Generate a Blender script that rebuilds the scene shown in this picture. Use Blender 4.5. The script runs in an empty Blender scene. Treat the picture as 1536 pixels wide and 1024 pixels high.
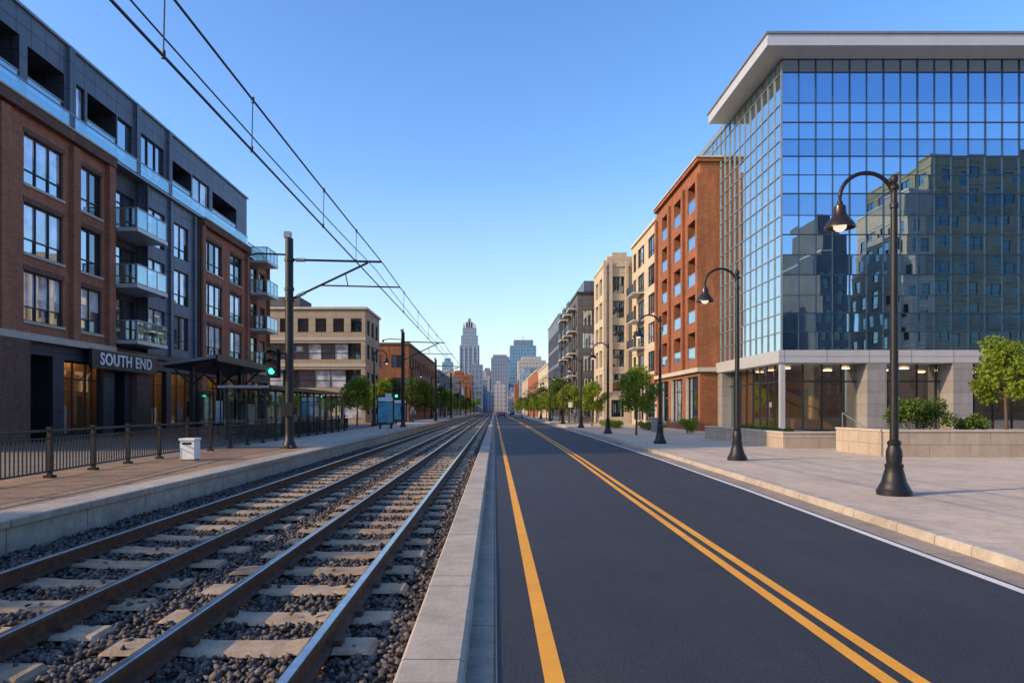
import bpy, math, random
import numpy as np
from mathutils import Vector, Matrix
random.seed(7); rng=np.random.default_rng(11)
scene=bpy.context.scene
COL=scene.collection
# ------------------------------------------------------------------ materials
def newmat(name):
    m=bpy.data.materials.new(name); m.use_nodes=True
    nt=m.node_tree; nt.nodes.clear()
    out=nt.nodes.new('ShaderNodeOutputMaterial')
    return m,nt,out
def N(nt,t,**k):
    n=nt.nodes.new(t)
    for a,b in k.items(): setattr(n,a,b)
    return n
def rgba(c): return (c[0],c[1],c[2],1)
def mixcol(nt,fac,a,b,mode='MIX'):
    n=N(nt,'ShaderNodeMix',data_type='RGBA',blend_type=mode)
    if hasattr(fac,'links'): nt.links.new(fac,n.inputs[0])
    else: n.inputs[0].default_value=fac
    for s,v in ((6,a),(7,b)):
        if hasattr(v,'links'): nt.links.new(v,n.inputs[s])
        else: n.inputs[s].default_value=rgba(v)
    return n.outputs[2]
def noise(nt,vec,scale,detail=4,rough=.55):
    n=N(nt,'ShaderNodeTexNoise'); n.inputs['Scale'].default_value=scale
    n.inputs['Detail'].default_value=detail; n.inputs['Roughness'].default_value=rough
    nt.links.new(vec,n.inputs['Vector']); return n.outputs['Fac']
def ramp(nt,fac,a,b,ca=(0,0,0),cb=(1,1,1)):
    r=N(nt,'ShaderNodeValToRGB'); r.color_ramp.elements[0].position=a; r.color_ramp.elements[1].position=b
    r.color_ramp.elements[0].color=rgba(ca); r.color_ramp.elements[1].color=rgba(cb)
    nt.links.new(fac,r.inputs[0]); return r.outputs[0]
def bsdf(nt,out,col,rough=.7,metal=0,spec=.5,bump=None,bstr=.3,bdist=.01):
    p=N(nt,'ShaderNodeBsdfPrincipled')
    if hasattr(col,'links'): nt.links.new(col,p.inputs['Base Color'])
    else: p.inputs['Base Color'].default_value=rgba(col)
    if hasattr(rough,'links'): nt.links.new(rough,p.inputs['Roughness'])
    else: p.inputs['Roughness'].default_value=rough
    p.inputs['Metallic'].default_value=metal
    p.inputs['Specular IOR Level'].default_value=spec
    if bump is not None:
        b=N(nt,'ShaderNodeBump'); b.inputs['Strength'].default_value=bstr; b.inputs['Distance'].default_value=bdist
        nt.links.new(bump,b.inputs['Height']); nt.links.new(b.outputs[0],p.inputs['Normal'])
    nt.links.new(p.outputs[0],out.inputs[0]); return p
def objvec(nt): return N(nt,'ShaderNodeTexCoord').outputs['Object']
def wallvec(nt):
    s=N(nt,'ShaderNodeSeparateXYZ'); nt.links.new(objvec(nt),s.inputs[0])
    a=N(nt,'ShaderNodeMath',operation='ADD'); nt.links.new(s.outputs[0],a.inputs[0]); nt.links.new(s.outputs[1],a.inputs[1])
    c=N(nt,'ShaderNodeCombineXYZ'); nt.links.new(a.outputs[0],c.inputs[0]); nt.links.new(s.outputs[2],c.inputs[1])
    return c.outputs[0]
def plain(name,col,rough=.6,metal=0,var=.15,scale=3.,bump=.15,spec=.5):
    m,nt,out=newmat(name); v=objvec(nt)
    f=noise(nt,v,scale,6,.65)
    c=mixcol(nt,ramp(nt,f,.3,.7),[x*(1-var) for x in col],[min(1,x*(1+var)) for x in col])
    f2=noise(nt,v,scale*12,3)
    bsdf(nt,out,c,rough,metal,spec,f2,bump,.01); return m
def brickmat(name,c1,c2,mortar,bw=.23,rh=.078,ms=.009,off=.5,var=.3,rough=.85,bstr=.5):
    m,nt,out=newmat(name); v=wallvec(nt)
    b=N(nt,'ShaderNodeTexBrick'); b.offset=off
    b.inputs['Scale'].default_value=1; b.inputs['Brick Width'].default_value=bw; b.inputs['Row Height'].default_value=rh
    b.inputs['Mortar Size'].default_value=ms; b.inputs['Mortar Smooth'].default_value=.2; b.inputs['Bias'].default_value=0
    b.inputs['Color1'].default_value=rgba(c1); b.inputs['Color2'].default_value=rgba(c2); b.inputs['Mortar'].default_value=rgba(mortar)
    nt.links.new(v,b.inputs['Vector'])
    f=noise(nt,objvec(nt),.6,6,.7); f3=noise(nt,objvec(nt),9,4,.7)
    mp=N(nt,'ShaderNodeMapping'); mp.inputs['Scale'].default_value=(1,1,.1); nt.links.new(objvec(nt),mp.inputs[0]); f4=noise(nt,mp.outputs[0],2.2,5,.6)
    mul=mixcol(nt,1.0,b.outputs['Color'],ramp(nt,f,.3,.75,(1-var,)*3,(1,1,1)),'MULTIPLY')
    mul=mixcol(nt,1.0,mul,ramp(nt,f4,.35,.65,(1-var*.6,)*3,(1,1,1)),'MULTIPLY')
    mul2=mixcol(nt,1.0,mul,ramp(nt,f3,.3,.7,(1-var*.7,)*3,(1,1,1)),'MULTIPLY')
    inv=N(nt,'ShaderNodeMath',operation='SUBTRACT'); inv.inputs[0].default_value=1; nt.links.new(b.outputs['Fac'],inv.inputs[1])
    bsdf(nt,out,mul2,rough,0,.3,inv.outputs[0],bstr,.01); return m
def glassmat(name,base,tint,fac,rough=.02,wob=.0,trans=False):
    m,nt,out=newmat(name)
    if trans: d=N(nt,'ShaderNodeBsdfTransparent'); d.inputs[0].default_value=(.8,.86,.82,1)
    else:
        d=N(nt,'ShaderNodeBsdfDiffuse')
        f=noise(nt,objvec(nt),.9,2); c=mixcol(nt,ramp(nt,f,.4,.6),[x*.6 for x in base],[x*1.3 for x in base])
        nt.links.new(c,d.inputs[0])
    g=N(nt,'ShaderNodeBsdfGlossy'); g.inputs['Color'].default_value=rgba(tint); g.inputs['Roughness'].default_value=rough
    if wob:
        f=noise(nt,objvec(nt),.55,1); b=N(nt,'ShaderNodeBump'); b.inputs['Strength'].default_value=wob; b.inputs['Distance'].default_value=.05
        nt.links.new(f,b.inputs['Height']); nt.links.new(b.outputs[0],g.inputs['Normal'])
    lw=N(nt,'ShaderNodeLayerWeight'); lw.inputs['Blend'].default_value=.25
    mr=N(nt,'ShaderNodeMapRange'); mr.inputs['To Min'].default_value=fac; mr.inputs['To Max'].default_value=min(1,fac+.35)
    nt.links.new(lw.outputs['Fresnel'],mr.inputs['Value'])
    mx=N(nt,'ShaderNodeMixShader'); nt.links.new(mr.outputs[0],mx.inputs[0]); nt.links.new(d.outputs[0],mx.inputs[1]); nt.links.new(g.outputs[0],mx.inputs[2])
    nt.links.new(mx.outputs[0],out.inputs[0]); return m
def emis(name,col,s):
    m,nt,out=newmat(name); e=N(nt,'ShaderNodeEmission'); e.inputs[0].default_value=rgba(col); e.inputs[1].default_value=s
    nt.links.new(e.outputs[0],out.inputs[0]); return m

M={}
M['brickL']=brickmat('brick_red_brown',(.56,.205,.11),(.40,.14,.072),(.36,.25,.19))
M['brickD']=brickmat('brick_dark_base',(.26,.13,.095),(.17,.09,.065),(.17,.12,.10))
M['brickR']=brickmat('brick_orange',(.48,.165,.07),(.34,.105,.042),(.30,.18,.12),var=.35)
M['panel']=brickmat('metal_panel_slate',(.135,.165,.225),(.115,.14,.195),(.03,.035,.045),bw=.95,rh=1.3,ms=.02,off=0,var=.15,rough=.45)
M['panelD']=brickmat('dark_panel',(.055,.062,.08),(.045,.05,.065),(.015,.015,.018),bw=1.2,rh=.9,ms=.02,off=0,var=.15,rough=.5)
M['cream']=brickmat('cream_render',(.54,.46,.35),(.52,.44,.33),(.34,.29,.22),bw=2.4,rh=1.7,ms=.025,off=0,var=.15)
M['beige']=brickmat('beige_stone',(.45,.36,.265),(.41,.33,.24),(.24,.19,.14),bw=1.6,rh=.8,ms=.02,off=0,var=.15)
M['olive']=brickmat('olive_stone',(.36,.30,.19),(.32,.27,.17),(.18,.15,.10),bw=1.6,rh=.8,ms=.02,off=0,var=.3)
M['greyw']=brickmat('grey_cladding',(.13,.13,.135),(.11,.11,.115),(.06,.06,.06),bw=1.4,rh=.8,ms=.02,off=0,var=.15)
M['stone']=plain('pale_stone_trim',(.44,.40,.34),.8,0,.12,2)
M['granite']=brickmat('granite_column',(.34,.33,.32),(.29,.28,.275),(.15,.15,.15),bw=1.4,rh=.75,ms=.012,off=0,var=.2,rough=.5)
M['granitew']=brickmat('granite_wall',(.52,.44,.35),(.47,.39,.31),(.25,.21,.17),bw=1.5,rh=.6,ms=.01,off=.5,var=.22,rough=.7)
M['metalL']=plain('pale_metal_panel',(.5,.5,.5),.4,.3,.06,1,.05)
M['metalM']=plain('grey_metal',(.25,.26,.28),.4,.5,.1,2,.05)
M['black']=plain('black_painted_steel',(.009,.010,.012),.48,.0,.3,8,.1,spec=.4)
M['frame']=plain('window_frame_dark',(.02,.022,.027),.4,.2,.2,5,.05)
M['mull']=plain('mullion_steel',(.04,.07,.10),.35,.5,.15,3,.05)
M['mullL']=plain('mullion_pale',(.28,.32,.33),.35,.5,.15,3,.05)
M['white']=plain('white_paint',(.75,.75,.74),.5,0,.05,6)
M['roof']=plain('roof_gravel',(.2,.19,.18),.9)
M['g1']=glassmat('window_glass',(.05,.07,.10),(.80,.90,1),.52)
M['g2']=glassmat('window_glass_blind',(.58,.64,.72),(.78,.88,1),.38)
M['g3']=glassmat('window_glass_dark',(.012,.016,.02),(.7,.8,.9),.3)
M['gd']=glassmat('window_glass_deep',(.012,.016,.015),(.4,.5,.5),.16)
M['curt']=glassmat('curtain_wall_glass',(.012,.03,.05),(.50,.73,1),.80,.008,.03)
M['curt2']=glassmat('curtain_wall_spandrel',(.02,.05,.08),(.40,.64,.96),.68,.02,.03)
M['side']=glassmat('curtain_wall_side_glass',(.06,.09,.1),(.75,.85,.88),.6,.02,.03)
M['clear']=glassmat('clear_glass',(0,0,0),(.75,.88,.95),.30,.01,0,True)
M['shopg']=glassmat('shop_glass',(0,0,0),(.85,.9,.85),.20,.01,0,True)
M['balg']=glassmat('balcony_glass',(0,0,0),(.75,.9,1),.3,.02,0,True)
M['warm']=plain('warm_interior_wall',(.42,.24,.10),.7)
M['wood']=plain('wood_interior',(.24,.12,.05),.6)
M['lampw']=emis('interior_ceiling_lamp',(1,.60,.27),15)
M['bulb']=emis('lamp_bulb_glow',(1,.85,.65),1.0)
M['bronze']=plain('lamp_shade_metal',(.05,.035,.028),.3,.6,.2,8,.05)
M['green']=emis('signal_green',(.05,1,.45),3)
M['redoff']=plain('signal_red_off',(.08,.01,.01),.3)
M['dark']=plain('dark_interior',(.01,.01,.011),.8)
M['iron']=plain('cast_iron',(.035,.033,.032),.5,.4,.4,30,.6)

def concrete(name,col,slab=1.5,rowh=1.5,ms=.012,var=.16,off=0,mort=.4):
    m,nt,out=newmat(name); v=objvec(nt)
    b=N(nt,'ShaderNodeTexBrick'); b.offset=off
    b.inputs['Scale'].default_value=1; b.inputs['Brick Width'].default_value=slab; b.inputs['Row Height'].default_value=rowh
    b.inputs['Mortar Size'].default_value=ms; b.inputs['Bias'].default_value=0
    b.inputs['Color1'].default_value=rgba(col); b.inputs['Color2'].default_value=rgba([x*.92 for x in col]); b.inputs['Mortar'].default_value=rgba([x*mort for x in col])
    nt.links.new(v,b.inputs['Vector'])
    f=noise(nt,v,.5,8,.7); f2=noise(nt,v,40,3,.6); f5=noise(nt,v,3.5,6,.7)
    c=mixcol(nt,1,b.outputs['Color'],ramp(nt,f,.3,.7,(1-var*1.6,)*3,(1,1,1)),'MULTIPLY')
    c=mixcol(nt,1,c,ramp(nt,f2,.3,.7,(1-var,)*3,(1,1,1)),'MULTIPLY')
    c=mixcol(nt,1,c,ramp(nt,f5,.35,.6,(1-var*1.1,1-var*1.15,1-var*1.25),(1,1,1)),'MULTIPLY')
    bsdf(nt,out,c,.85,0,.3,f2,.35,.005); return m
M['walk']=concrete('sidewalk_concrete',(.64,.54,.43),3.0,3.0,.012,.17,0,.62)
M['kerb']=concrete('kerb_concrete',(.56,.50,.42),50,2.4,.012,.2)
M['gutter']=concrete('gutter_concrete',(.42,.36,.30),50,3,.01,.22)
M['plat']=concrete('platform_pavers',(.46,.31,.19),.30,.15,.008,.25,.5)
M['platw']=concrete('platform_edge_concrete',(.54,.49,.42),50,1.8,.012,.24)
M['lane']=concrete('left_pavement',(.26,.235,.21),1.2,1.2,.01,.2)
M['cable']=plain('wire_copper_dark',(.02,.02,.025),.5)
m,nt,out=newmat('sleeper_concrete'); v=objvec(nt); g=N(nt,'ShaderNodeNewGeometry')
f=noise(nt,v,4,6,.7); f2=noise(nt,v,50,4,.7)
c=mixcol(nt,ramp(nt,f,.3,.7),(.30,.23,.155),(.54,.44,.32)); c=mixcol(nt,1,c,ramp(nt,g.outputs['Random Per Island'],0,1,(.72,.7,.68),(1,1,1)),'MULTIPLY'); c=mixcol(nt,1,c,ramp(nt,f2,.3,.6,(.65,)*3,(1,1,1)),'MULTIPLY')
bsdf(nt,out,c,.9,0,.3,f2,.7,.008); M['sleeper']=m
# asphalt
m,nt,out=newmat('asphalt'); v=objvec(nt)
f=noise(nt,v,.3,8,.7); f2=noise(nt,v,75,3,.85); mp=N(nt,'ShaderNodeMapping'); mp.inputs['Scale'].default_value=(1.1,.05,1); nt.links.new(v,mp.inputs[0]); f3=noise(nt,mp.outputs[0],1.6,5,.6); f6=noise(nt,v,5,6,.75)
c=mixcol(nt,ramp(nt,f,.32,.68),(.030,.036,.050),(.058,.066,.082))
c=mixcol(nt,1,c,ramp(nt,f3,.35,.65,(.82,)*3,(1.0,)*3),'MULTIPLY')
c=mixcol(nt,1,c,ramp(nt,f6,.35,.65,(.82,)*3,(1.0,)*3),'MULTIPLY')
c=mixcol(nt,1,c,ramp(nt,f2,.3,.7,(.3,)*3,(1.,)*3),'MULTIPLY')
sp=ramp(nt,noise(nt,v,120,1),.62,.7); c=mixcol(nt,sp,c,(.17,.17,.17))
vo=N(nt,'ShaderNodeTexVoronoi',feature='DISTANCE_TO_EDGE'); vo.inputs['Scale'].default_value=.22
wv=N(nt,'ShaderNodeVectorMath',operation='ADD'); nz=N(nt,'ShaderNodeTexNoise'); nz.inputs['Scale'].default_value=1.5; nz.inputs['Detail'].default_value=5; nt.links.new(v,nz.inputs['Vector']); nt.links.new(v,wv.inputs[0]); nt.links.new(nz.outputs['Color'],wv.inputs[1]); nt.links.new(wv.outputs[0],vo.inputs['Vector'])
ck=ramp(nt,vo.outputs['Distance'],.0,.0024,(1,1,1),(0,0,0)); cm=N(nt,'ShaderNodeMath',operation='MULTIPLY'); cm.inputs[1].default_value=.5; nt.links.new(ck,cm.inputs[0]); c=mixcol(nt,cm.outputs[0],c,(.013,.013,.015))
bsdf(nt,out,c,ramp(nt,f,.3,.7,(.58,)*3,(.8,)*3),0,.35,f2,.8,.008); M['asphalt']=m
def paint(name,col):
    m,nt,out=newmat(name); v=objvec(nt)
    f=noise(nt,v,28,5,.75); f2=noise(nt,v,1.2,4); f3=noise(nt,v,140,2)
    a=N(nt,'ShaderNodeMath',operation='ADD'); nt.links.new(f,a.inputs[0]); nt.links.new(f2,a.inputs[1])
    w=ramp(nt,a.outputs[0],1.24,1.36,(0,0,0),(.7,.7,.7))
    c=mixcol(nt,ramp(nt,f2,.3,.7),[x*.82 for x in col],col)
    c=mixcol(nt,1,c,ramp(nt,f3,.3,.7,(.8,)*3,(1.,)*3),'MULTIPLY')
    c=mixcol(nt,w,c,(.10,.08,.055)); bsdf(nt,out,c,.7,0,.3,f3,.4,.003); return m
M['yellow']=paint('yellow_road_paint',(.86,.40,.045)); M['wpaint']=paint('white_road_paint',(.74,.74,.72))
# ballast
m,nt,out=newmat('ballast'); v=objvec(nt)
vo=N(nt,'ShaderNodeTexVoronoi'); vo.inputs['Scale'].default_value=15; nt.links.new(v,vo.inputs['Vector'])
sx=N(nt,'ShaderNodeSeparateXYZ'); nt.links.new(vo.outputs['Color'],sx.inputs[0])
c=ramp(nt,sx.outputs[0],0,1,(.045,.042,.042),(.24,.21,.18))
c=mixcol(nt,1,c,ramp(nt,vo.outputs['Distance'],0.1,.7,(1,1,1),(.2,.2,.2)),'MULTIPLY')
inv=N(nt,'ShaderNodeMath',operation='SUBTRACT'); inv.inputs[0].default_value=1; nt.links.new(vo.outputs['Distance'],inv.inputs[1])
bsdf(nt,out,c,.9,0,.3,inv.outputs[0],1,.04); M['ballast']=m
m,nt,out=newmat('ballast_stones')
g=N(nt,'ShaderNodeNewGeometry'); c=ramp(nt,g.outputs['Random Per Island'],0,1,(.028,.029,.035),(.20,.175,.155))
f=noise(nt,objvec(nt),60,3); c=mixcol(nt,1,c,ramp(nt,f,.3,.7,(.7,)*3,(1,)*3),'MULTIPLY'); bsdf(nt,out,c,.85,0,.35); M['stones']=m
# rails
m,nt,out=newmat('rail_rust'); f=noise(nt,objvec(nt),12,6,.7); c=mixcol(nt,ramp(nt,f,.35,.65),(.045,.022,.014),(.13,.06,.032)); bsdf(nt,out,c,.7,.1,.4,f,.4,.005); M['rust']=m
m,nt,out=newmat('rail_polished'); f=noise(nt,objvec(nt),6,4,.7); c=mixcol(nt,ramp(nt,f,.3,.7),(.4,.39,.38),(.62,.62,.63)); bsdf(nt,out,c,.2,.95,.5,f,.03,.002); M['railtop']=m
m,nt,out=newmat('ground_soil'); f=noise(nt,objvec(nt),.05,8,.7); c=mixcol(nt,ramp(nt,f,.4,.6),(.07,.09,.04),(.16,.15,.13)); bsdf(nt,out,c,.95,0,.2); M['ground']=m
def leafmat(name,a,b):
    m,nt,out=newmat(name); g=N(nt,'ShaderNodeNewGeometry')
    f=noise(nt,objvec(nt),1.3,3); ad=N(nt,'ShaderNodeMath',operation='MULTIPLY_ADD'); nt.links.new(g.outputs['Random Per Island'],ad.inputs[0]); ad.inputs[1].default_value=.5; nt.links.new(f,ad.inputs[2])
    c=ramp(nt,ad.outputs[0],.4,1.0,a,b)
    p=bsdf(nt,out,c,.55,0,.35); t=N(nt,'ShaderNodeBsdfTranslucent'); nt.links.new(c,t.inputs[0])
    mx=N(nt,'ShaderNodeMixShader'); mx.inputs[0].default_value=.4; nt.links.new(p.outputs[0],mx.inputs[1]); nt.links.new(t.outputs[0],mx.inputs[2]); nt.links.new(mx.outputs[0],out.inputs[0]); return m
M['leaf']=leafmat('foliage_leaves',(.08,.14,.012),(.27,.35,.03)); M['leafd']=leafmat('foliage_dark',(.04,.085,.012),(.15,.22,.03))
M['bark']=plain('tree_bark',(.09,.065,.045),.9,0,.3,10,.6)

# ------------------------------------------------------------------ builder
class B:
    def __init__(s,name): s.name=name; s.p={}
    def add(s,part,mat,vs,fs):
        k=(part,mat); d=s.p.setdefault(k,([],[])); o=len(d[0]); d[0].extend(vs); d[1].extend([tuple(i+o for i in f) for f in fs])
    def quad(s,part,mat,a,b,c,d): s.add(part,mat,[a,b,c,d],[(0,1,2,3)])
    def hexa(s,part,mat,v): s.add(part,mat,v,[(0,3,2,1),(4,5,6,7),(0,1,5,4),(1,2,6,5),(2,3,7,6),(3,0,4,7)])
    def box(s,part,mat,x0,x1,y0,y1,z0,z1):
        s.hexa(part,mat,[(x0,y0,z0),(x1,y0,z0),(x1,y1,z0),(x0,y1,z0),(x0,y0,z1),(x1,y0,z1),(x1,y1,z1),(x0,y1,z1)])
    def cyl(s,part,mat,p0,p1,r0,r1=None,n=10,cap=True):
        r1=r0 if r1 is None else r1
        p0=Vector(p0);p1=Vector(p1);d=(p1-p0).normalized(); a=d.orthogonal().normalized(); b=d.cross(a)
        vs=[]
        for p,r in((p0,r0),(p1,r1)):
            for i in range(n):
                t=2*math.pi*i/n; vs.append(tuple(p+a*math.cos(t)*r+b*math.sin(t)*r))
        fs=[(i,(i+1)%n,n+(i+1)%n,n+i) for i in range(n)]
        if cap: fs+= [tuple(range(n-1,-1,-1)),tuple(range(n,2*n))]
        s.add(part,mat,vs,fs)
    def tube(s,part,mat,pts,r,n=8):
        for a,b in zip(pts[:-1],pts[1:]): s.cyl(part,mat,a,b,r,r,n)
    def lathe(s,part,mat,cx,cy,prof,n=20):
        vs=[];fs=[]
        for r,z in prof:
            for i in range(n):
                t=2*math.pi*i/n; vs.append((cx+r*math.cos(t),cy+r*math.sin(t),z))
        for k in range(len(prof)-1):
            for i in range(n): fs.append((k*n+i,k*n+(i+1)%n,(k+1)*n+(i+1)%n,(k+1)*n+i))
        s.add(part,mat,vs,fs)
    def finish(s,smooth=(),loc=(0,0,0),rot=0):
        e=bpy.data.objects.new(s.name,None); COL.objects.link(e); e.location=loc; e.rotation_euler[2]=rot
        for (part,mat),(v,f) in s.p.items():
            me=bpy.data.meshes.new(part); me.from_pydata(v,[],f); me.materials.append(M[mat])
            if part in smooth:
                for q in me.polygons: q.use_smooth=True
                try: me.set_sharp_from_angle(angle=math.radians(40))
                except Exception: pass
            o=bpy.data.objects.new(part,me); COL.objects.link(o); o.parent=e
        return e
def dup(e,loc,rot=0,scale=1):
    n=bpy.data.objects.new(e.name.split('.')[0],None); COL.objects.link(n); n.location=loc; n.rotation_euler[2]=rot; n.scale=(scale,)*3
    for c in e.children:
        o=bpy.data.objects.new(c.name.split('.')[0],c.data); COL.objects.link(o); o.parent=n
    return n
def single(name,mat,vs,fs):
    me=bpy.data.meshes.new(name); me.from_pydata(vs,[],fs); me.materials.append(M[mat])
    o=bpy.data.objects.new(name,me); COL.objects.link(o); return o

def facade(b,wm,P0,u,n,L,z0,z1,ops,part='walls',framem='frame',fw=.06):
    def pt(a,z,d): return (P0[0]+u[0]*a-n[0]*d, P0[1]+u[1]*a-n[1]*d, z)
    def ob(part,mat,a0,a1,za,zb,d0,d1):
        b.hexa(part,mat,[pt(a0,za,d0),pt(a1,za,d0),pt(a1,za,d1),pt(a0,za,d1),pt(a0,zb,d0),pt(a1,zb,d0),pt(a1,zb,d1),pt(a0,zb,d1)])
    us=sorted({0,L}|{round(o[k],4) for o in ops for k in(0,1)}); zs=sorted({z0,z1}|{round(o[k],4) for o in ops for k in(2,3)})
    for i in range(len(us)-1):
        for j in range(len(zs)-1):
            ca=(us[i]+us[i+1])/2; cz=(zs[j]+zs[j+1])/2
            if any(o[0]<ca<o[1] and o[2]<cz<o[3] for o in ops): continue
            b.quad(part,wm,pt(us[i],zs[j],0),pt(us[i+1],zs[j],0),pt(us[i+1],zs[j+1],0),pt(us[i],zs[j+1],0))
    for o in ops:
        a0,a1,za,zb=o[:4]; k=o[4] if len(o)>4 else {}
        kind=k.get('k','win'); D=k.get('d',.18 if kind=='win' else 1.8); rv=k.get('rv',wm)
        b.quad('reveals',rv,pt(a0,za,0),pt(a0,za,D),pt(a0,zb,D),pt(a0,zb,0)); b.quad('reveals',rv,pt(a1,za,0),pt(a1,za,D),pt(a1,zb,D),pt(a1,zb,0))
        b.quad('reveals',rv,pt(a0,zb,0),pt(a1,zb,0),pt(a1,zb,D),pt(a0,zb,D)); b.quad('reveals',rv,pt(a0,za,0),pt(a1,za,0),pt(a1,za,D),pt(a0,za,D))
        nv=k.get('nv',2); hs=k.get('h',[.3])
        if kind=='win':
            gs=k.get('g'); w=(a1-a0)/nv
            blind=k.get('bl') and random.random()<.75
            for q in range(nv):
                gm=gs or random.choice(['g1','g1','g2','g1','g3'])
                t=(random.random()-.5)*.012
                if blind:
                    zm=za+(zb-za)*(hs[0]+(random.random()*.25 if random.random()<.3 else 0))
                    b.quad('glass_g2','g2',pt(a0+q*w,zm,D-.02+t),pt(a0+(q+1)*w,zm,D-.02-t),pt(a0+(q+1)*w,zb,D-.02-t),pt(a0+q*w,zb,D-.02+t))
                    b.quad('glass_g1','g1',pt(a0+q*w,za,D-.02+t),pt(a0+(q+1)*w,za,D-.02-t),pt(a0+(q+1)*w,zm,D-.02-t),pt(a0+q*w,zm,D-.02+t))
                else: b.quad('glass_'+gm,gm,pt(a0+q*w,za,D-.02+t),pt(a0+(q+1)*w,za,D-.02-t),pt(a0+(q+1)*w,zb,D-.02-t),pt(a0+q*w,zb,D-.02+t))
            for q in range(nv+1):
                c=a0+q*w; l=max(a0,c-fw/2 if 0<q<nv else (c if q==0 else c-fw)); ob('frames',framem,l,l+fw,za,zb,D-.09,D-.03)
            ob('frames',framem,a0+fw,a1-fw,za,za+fw,D-.085,D-.03); ob('frames',framem,a0+fw,a1-fw,zb-fw,zb,D-.085,D-.03)
            for hh in hs: zc=za+(zb-za)*hh; ob('frames',framem,a0+fw,a1-fw,zc,zc+fw*.8,D-.08,D-.03)
            if k.get('sill'): ob('sills',k['sill'],a0-.08,a1+.08,za-.12,za,-.07,-.002)
            if k.get('lintel'): ob('lintels',k['lintel'],a0-.05,a1+.05,zb,zb+.22,-.03,-.002)
        else:
            b.quad('back_walls',rv,pt(a0,za,D),pt(a1,za,D),pt(a1,zb,D),pt(a0,zb,D))
            ob('glass_doors','g1',a0+.3,a1-.3,za+.02,zb-.35,D-.06,D-.01)
            ob('frames',framem,(a0+a1)/2-.05,(a0+a1)/2+.05,za+.02,zb-.35,D-.12,D-.061)
            if k.get('rail'):
                ob('railing_glass','balg',a0+.02,a1-.02,za+.08,za+1.0,.04,.06)
                ob('railing_bars','metalM',a0,a1,za+1.0,za+1.06,.02,.08); ob('railing_bars','metalM',a0,a1,za+.02,za+.08,.02,.08)
def shell(b,x0,x1,y0,y1,z0,z1,wm,skip=''):
    if 'S' not in skip: b.quad('walls',wm,(x0,y0,z0),(x1,y0,z0),(x1,y0,z1),(x0,y0,z1))
    if 'N' not in skip: b.quad('walls',wm,(x0,y1,z0),(x1,y1,z0),(x1,y1,z1),(x0,y1,z1))
    if 'W' not in skip: b.quad('walls',wm,(x0,y0,z0),(x0,y1,z0),(x0,y1,z1),(x0,y0,z1))
    if 'E' not in skip: b.quad('walls',wm,(x1,y0,z0),(x1,y1,z0),(x1,y1,z1),(x1,y0,z1))
    b.quad('roof','roof',(x0,y0,z1-.3),(x1,y0,z1-.3),(x1,y1,z1-.3),(x0,y1,z1-.3))
def gridops(L,z0,z1,bay,fh,ww,wh,base=0,marg=.0,opt=None):
    n=max(1,int(round((L-2*marg)/bay))); w=(L-2*marg)/n; ops=[]
    nf=max(1,int((z1-z0-base-.4)/fh))
    for i in range(n):
        for j in range(nf):
            c=marg+(i+.5)*w; z=z0+base+j*fh
            ops.append((c-w*ww/2,c+w*ww/2,z+fh*(1-wh)*.55,z+fh*(1-wh)*.55+fh*wh,dict(opt or {})))
    return ops
def gridbuilding(name,x0,x1,y0,y1,z0,z1,wm,faces,bay=3,fh=3.1,ww=.6,wh=.6,base=.6,opt=None,cor=None,bands=False):
    b=B(name); shell(b,x0,x1,y0,y1,z0,z1,wm,faces)
    spec={'S':((x0,y0),(1,0),(0,-1),x1-x0),'N':((x0,y1),(1,0),(0,1),x1-x0),'W':((x0,y0),(0,1),(-1,0),y1-y0),'E':((x1,y0),(0,1),(1,0),y1-y0)}
    for f in faces:
        P,u,n,L=spec[f]; facade(b,wm,P,u,n,L,z0,z1,gridops(L,z0,z1,bay,fh,ww,wh,base,.3,opt))
    c=cor or 'stone'
    if bands:
        z=z0+base+fh
        while z<z1-1: b.box('floor_bands',c,x0-.12,x1+.12,y0-.12,y1+.12,z-.12,z+.05); z+=fh
    b.box('cornice',c,x0-.15,x1+.15,y0-.15,y0+.25,z1,z1+.3);b.box('cornice',c,x0-.15,x1+.15,y1-.25,y1+.15,z1,z1+.3)
    b.box('cornice',c,x0-.15,x0+.25,y0+.25,y1-.25,z1,z1+.3);b.box('cornice',c,x1-.25,x1+.15,y0+.25,y1-.25,z1,z1+.3)
    b.box('roof_plant','greyw',x0+(x1-x0)*.35,x0+(x1-x0)*.7,y0+(y1-y0)*.35,y0+(y1-y0)*.7,z1-.3,z1+1.4)
    return b

# ------------------------------------------------------------------ ground, road
single('ground','ground',[(-2500,-300,-.08),(2500,-300,-.08),(2500,4000,-.08),(-2500,4000,-.08)],[(0,1,2,3)])
def xr(Y): return float(np.interp(Y,[-30,0,7,16,26,51,100,300,900],[5.0,5.25,5.5,5.95,6.3,6.75,7.0,7.6,8]))
def xc(Y): return float(np.interp(Y,[-30,4.7,16,28,60,120,300,900],[2.6,2.86,3.05,3.3,3.6,3.8,4,4.2]))
YS=[-30,-10,0,3,5,7,9,12,16,20,26,33,42,51,65,80,100,140,200,300,500,900]
def strip(b,part,mat,fl,fr,z):
    vs=[];fs=[]
    for Y in YS: vs+= [(fl(Y),Y,z),(fr(Y),Y,z)]
    for i in range(len(YS)-1): fs.append((2*i,2*i+1,2*i+3,2*i+2))
    if b is None: return single(part,mat,vs,fs)
    b.add(part,mat,vs,fs)
strip(None,'road','asphalt',lambda Y:-.02,lambda Y:xr(Y)+.15,0)
b=B('road_markings')
strip(b,'edge_line_yellow','yellow',lambda Y:.35,lambda Y:.49,.004)
strip(b,'centre_line_1','yellow',lambda Y:xc(Y)-.17,lambda Y:xc(Y)-.05,.004)
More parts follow.
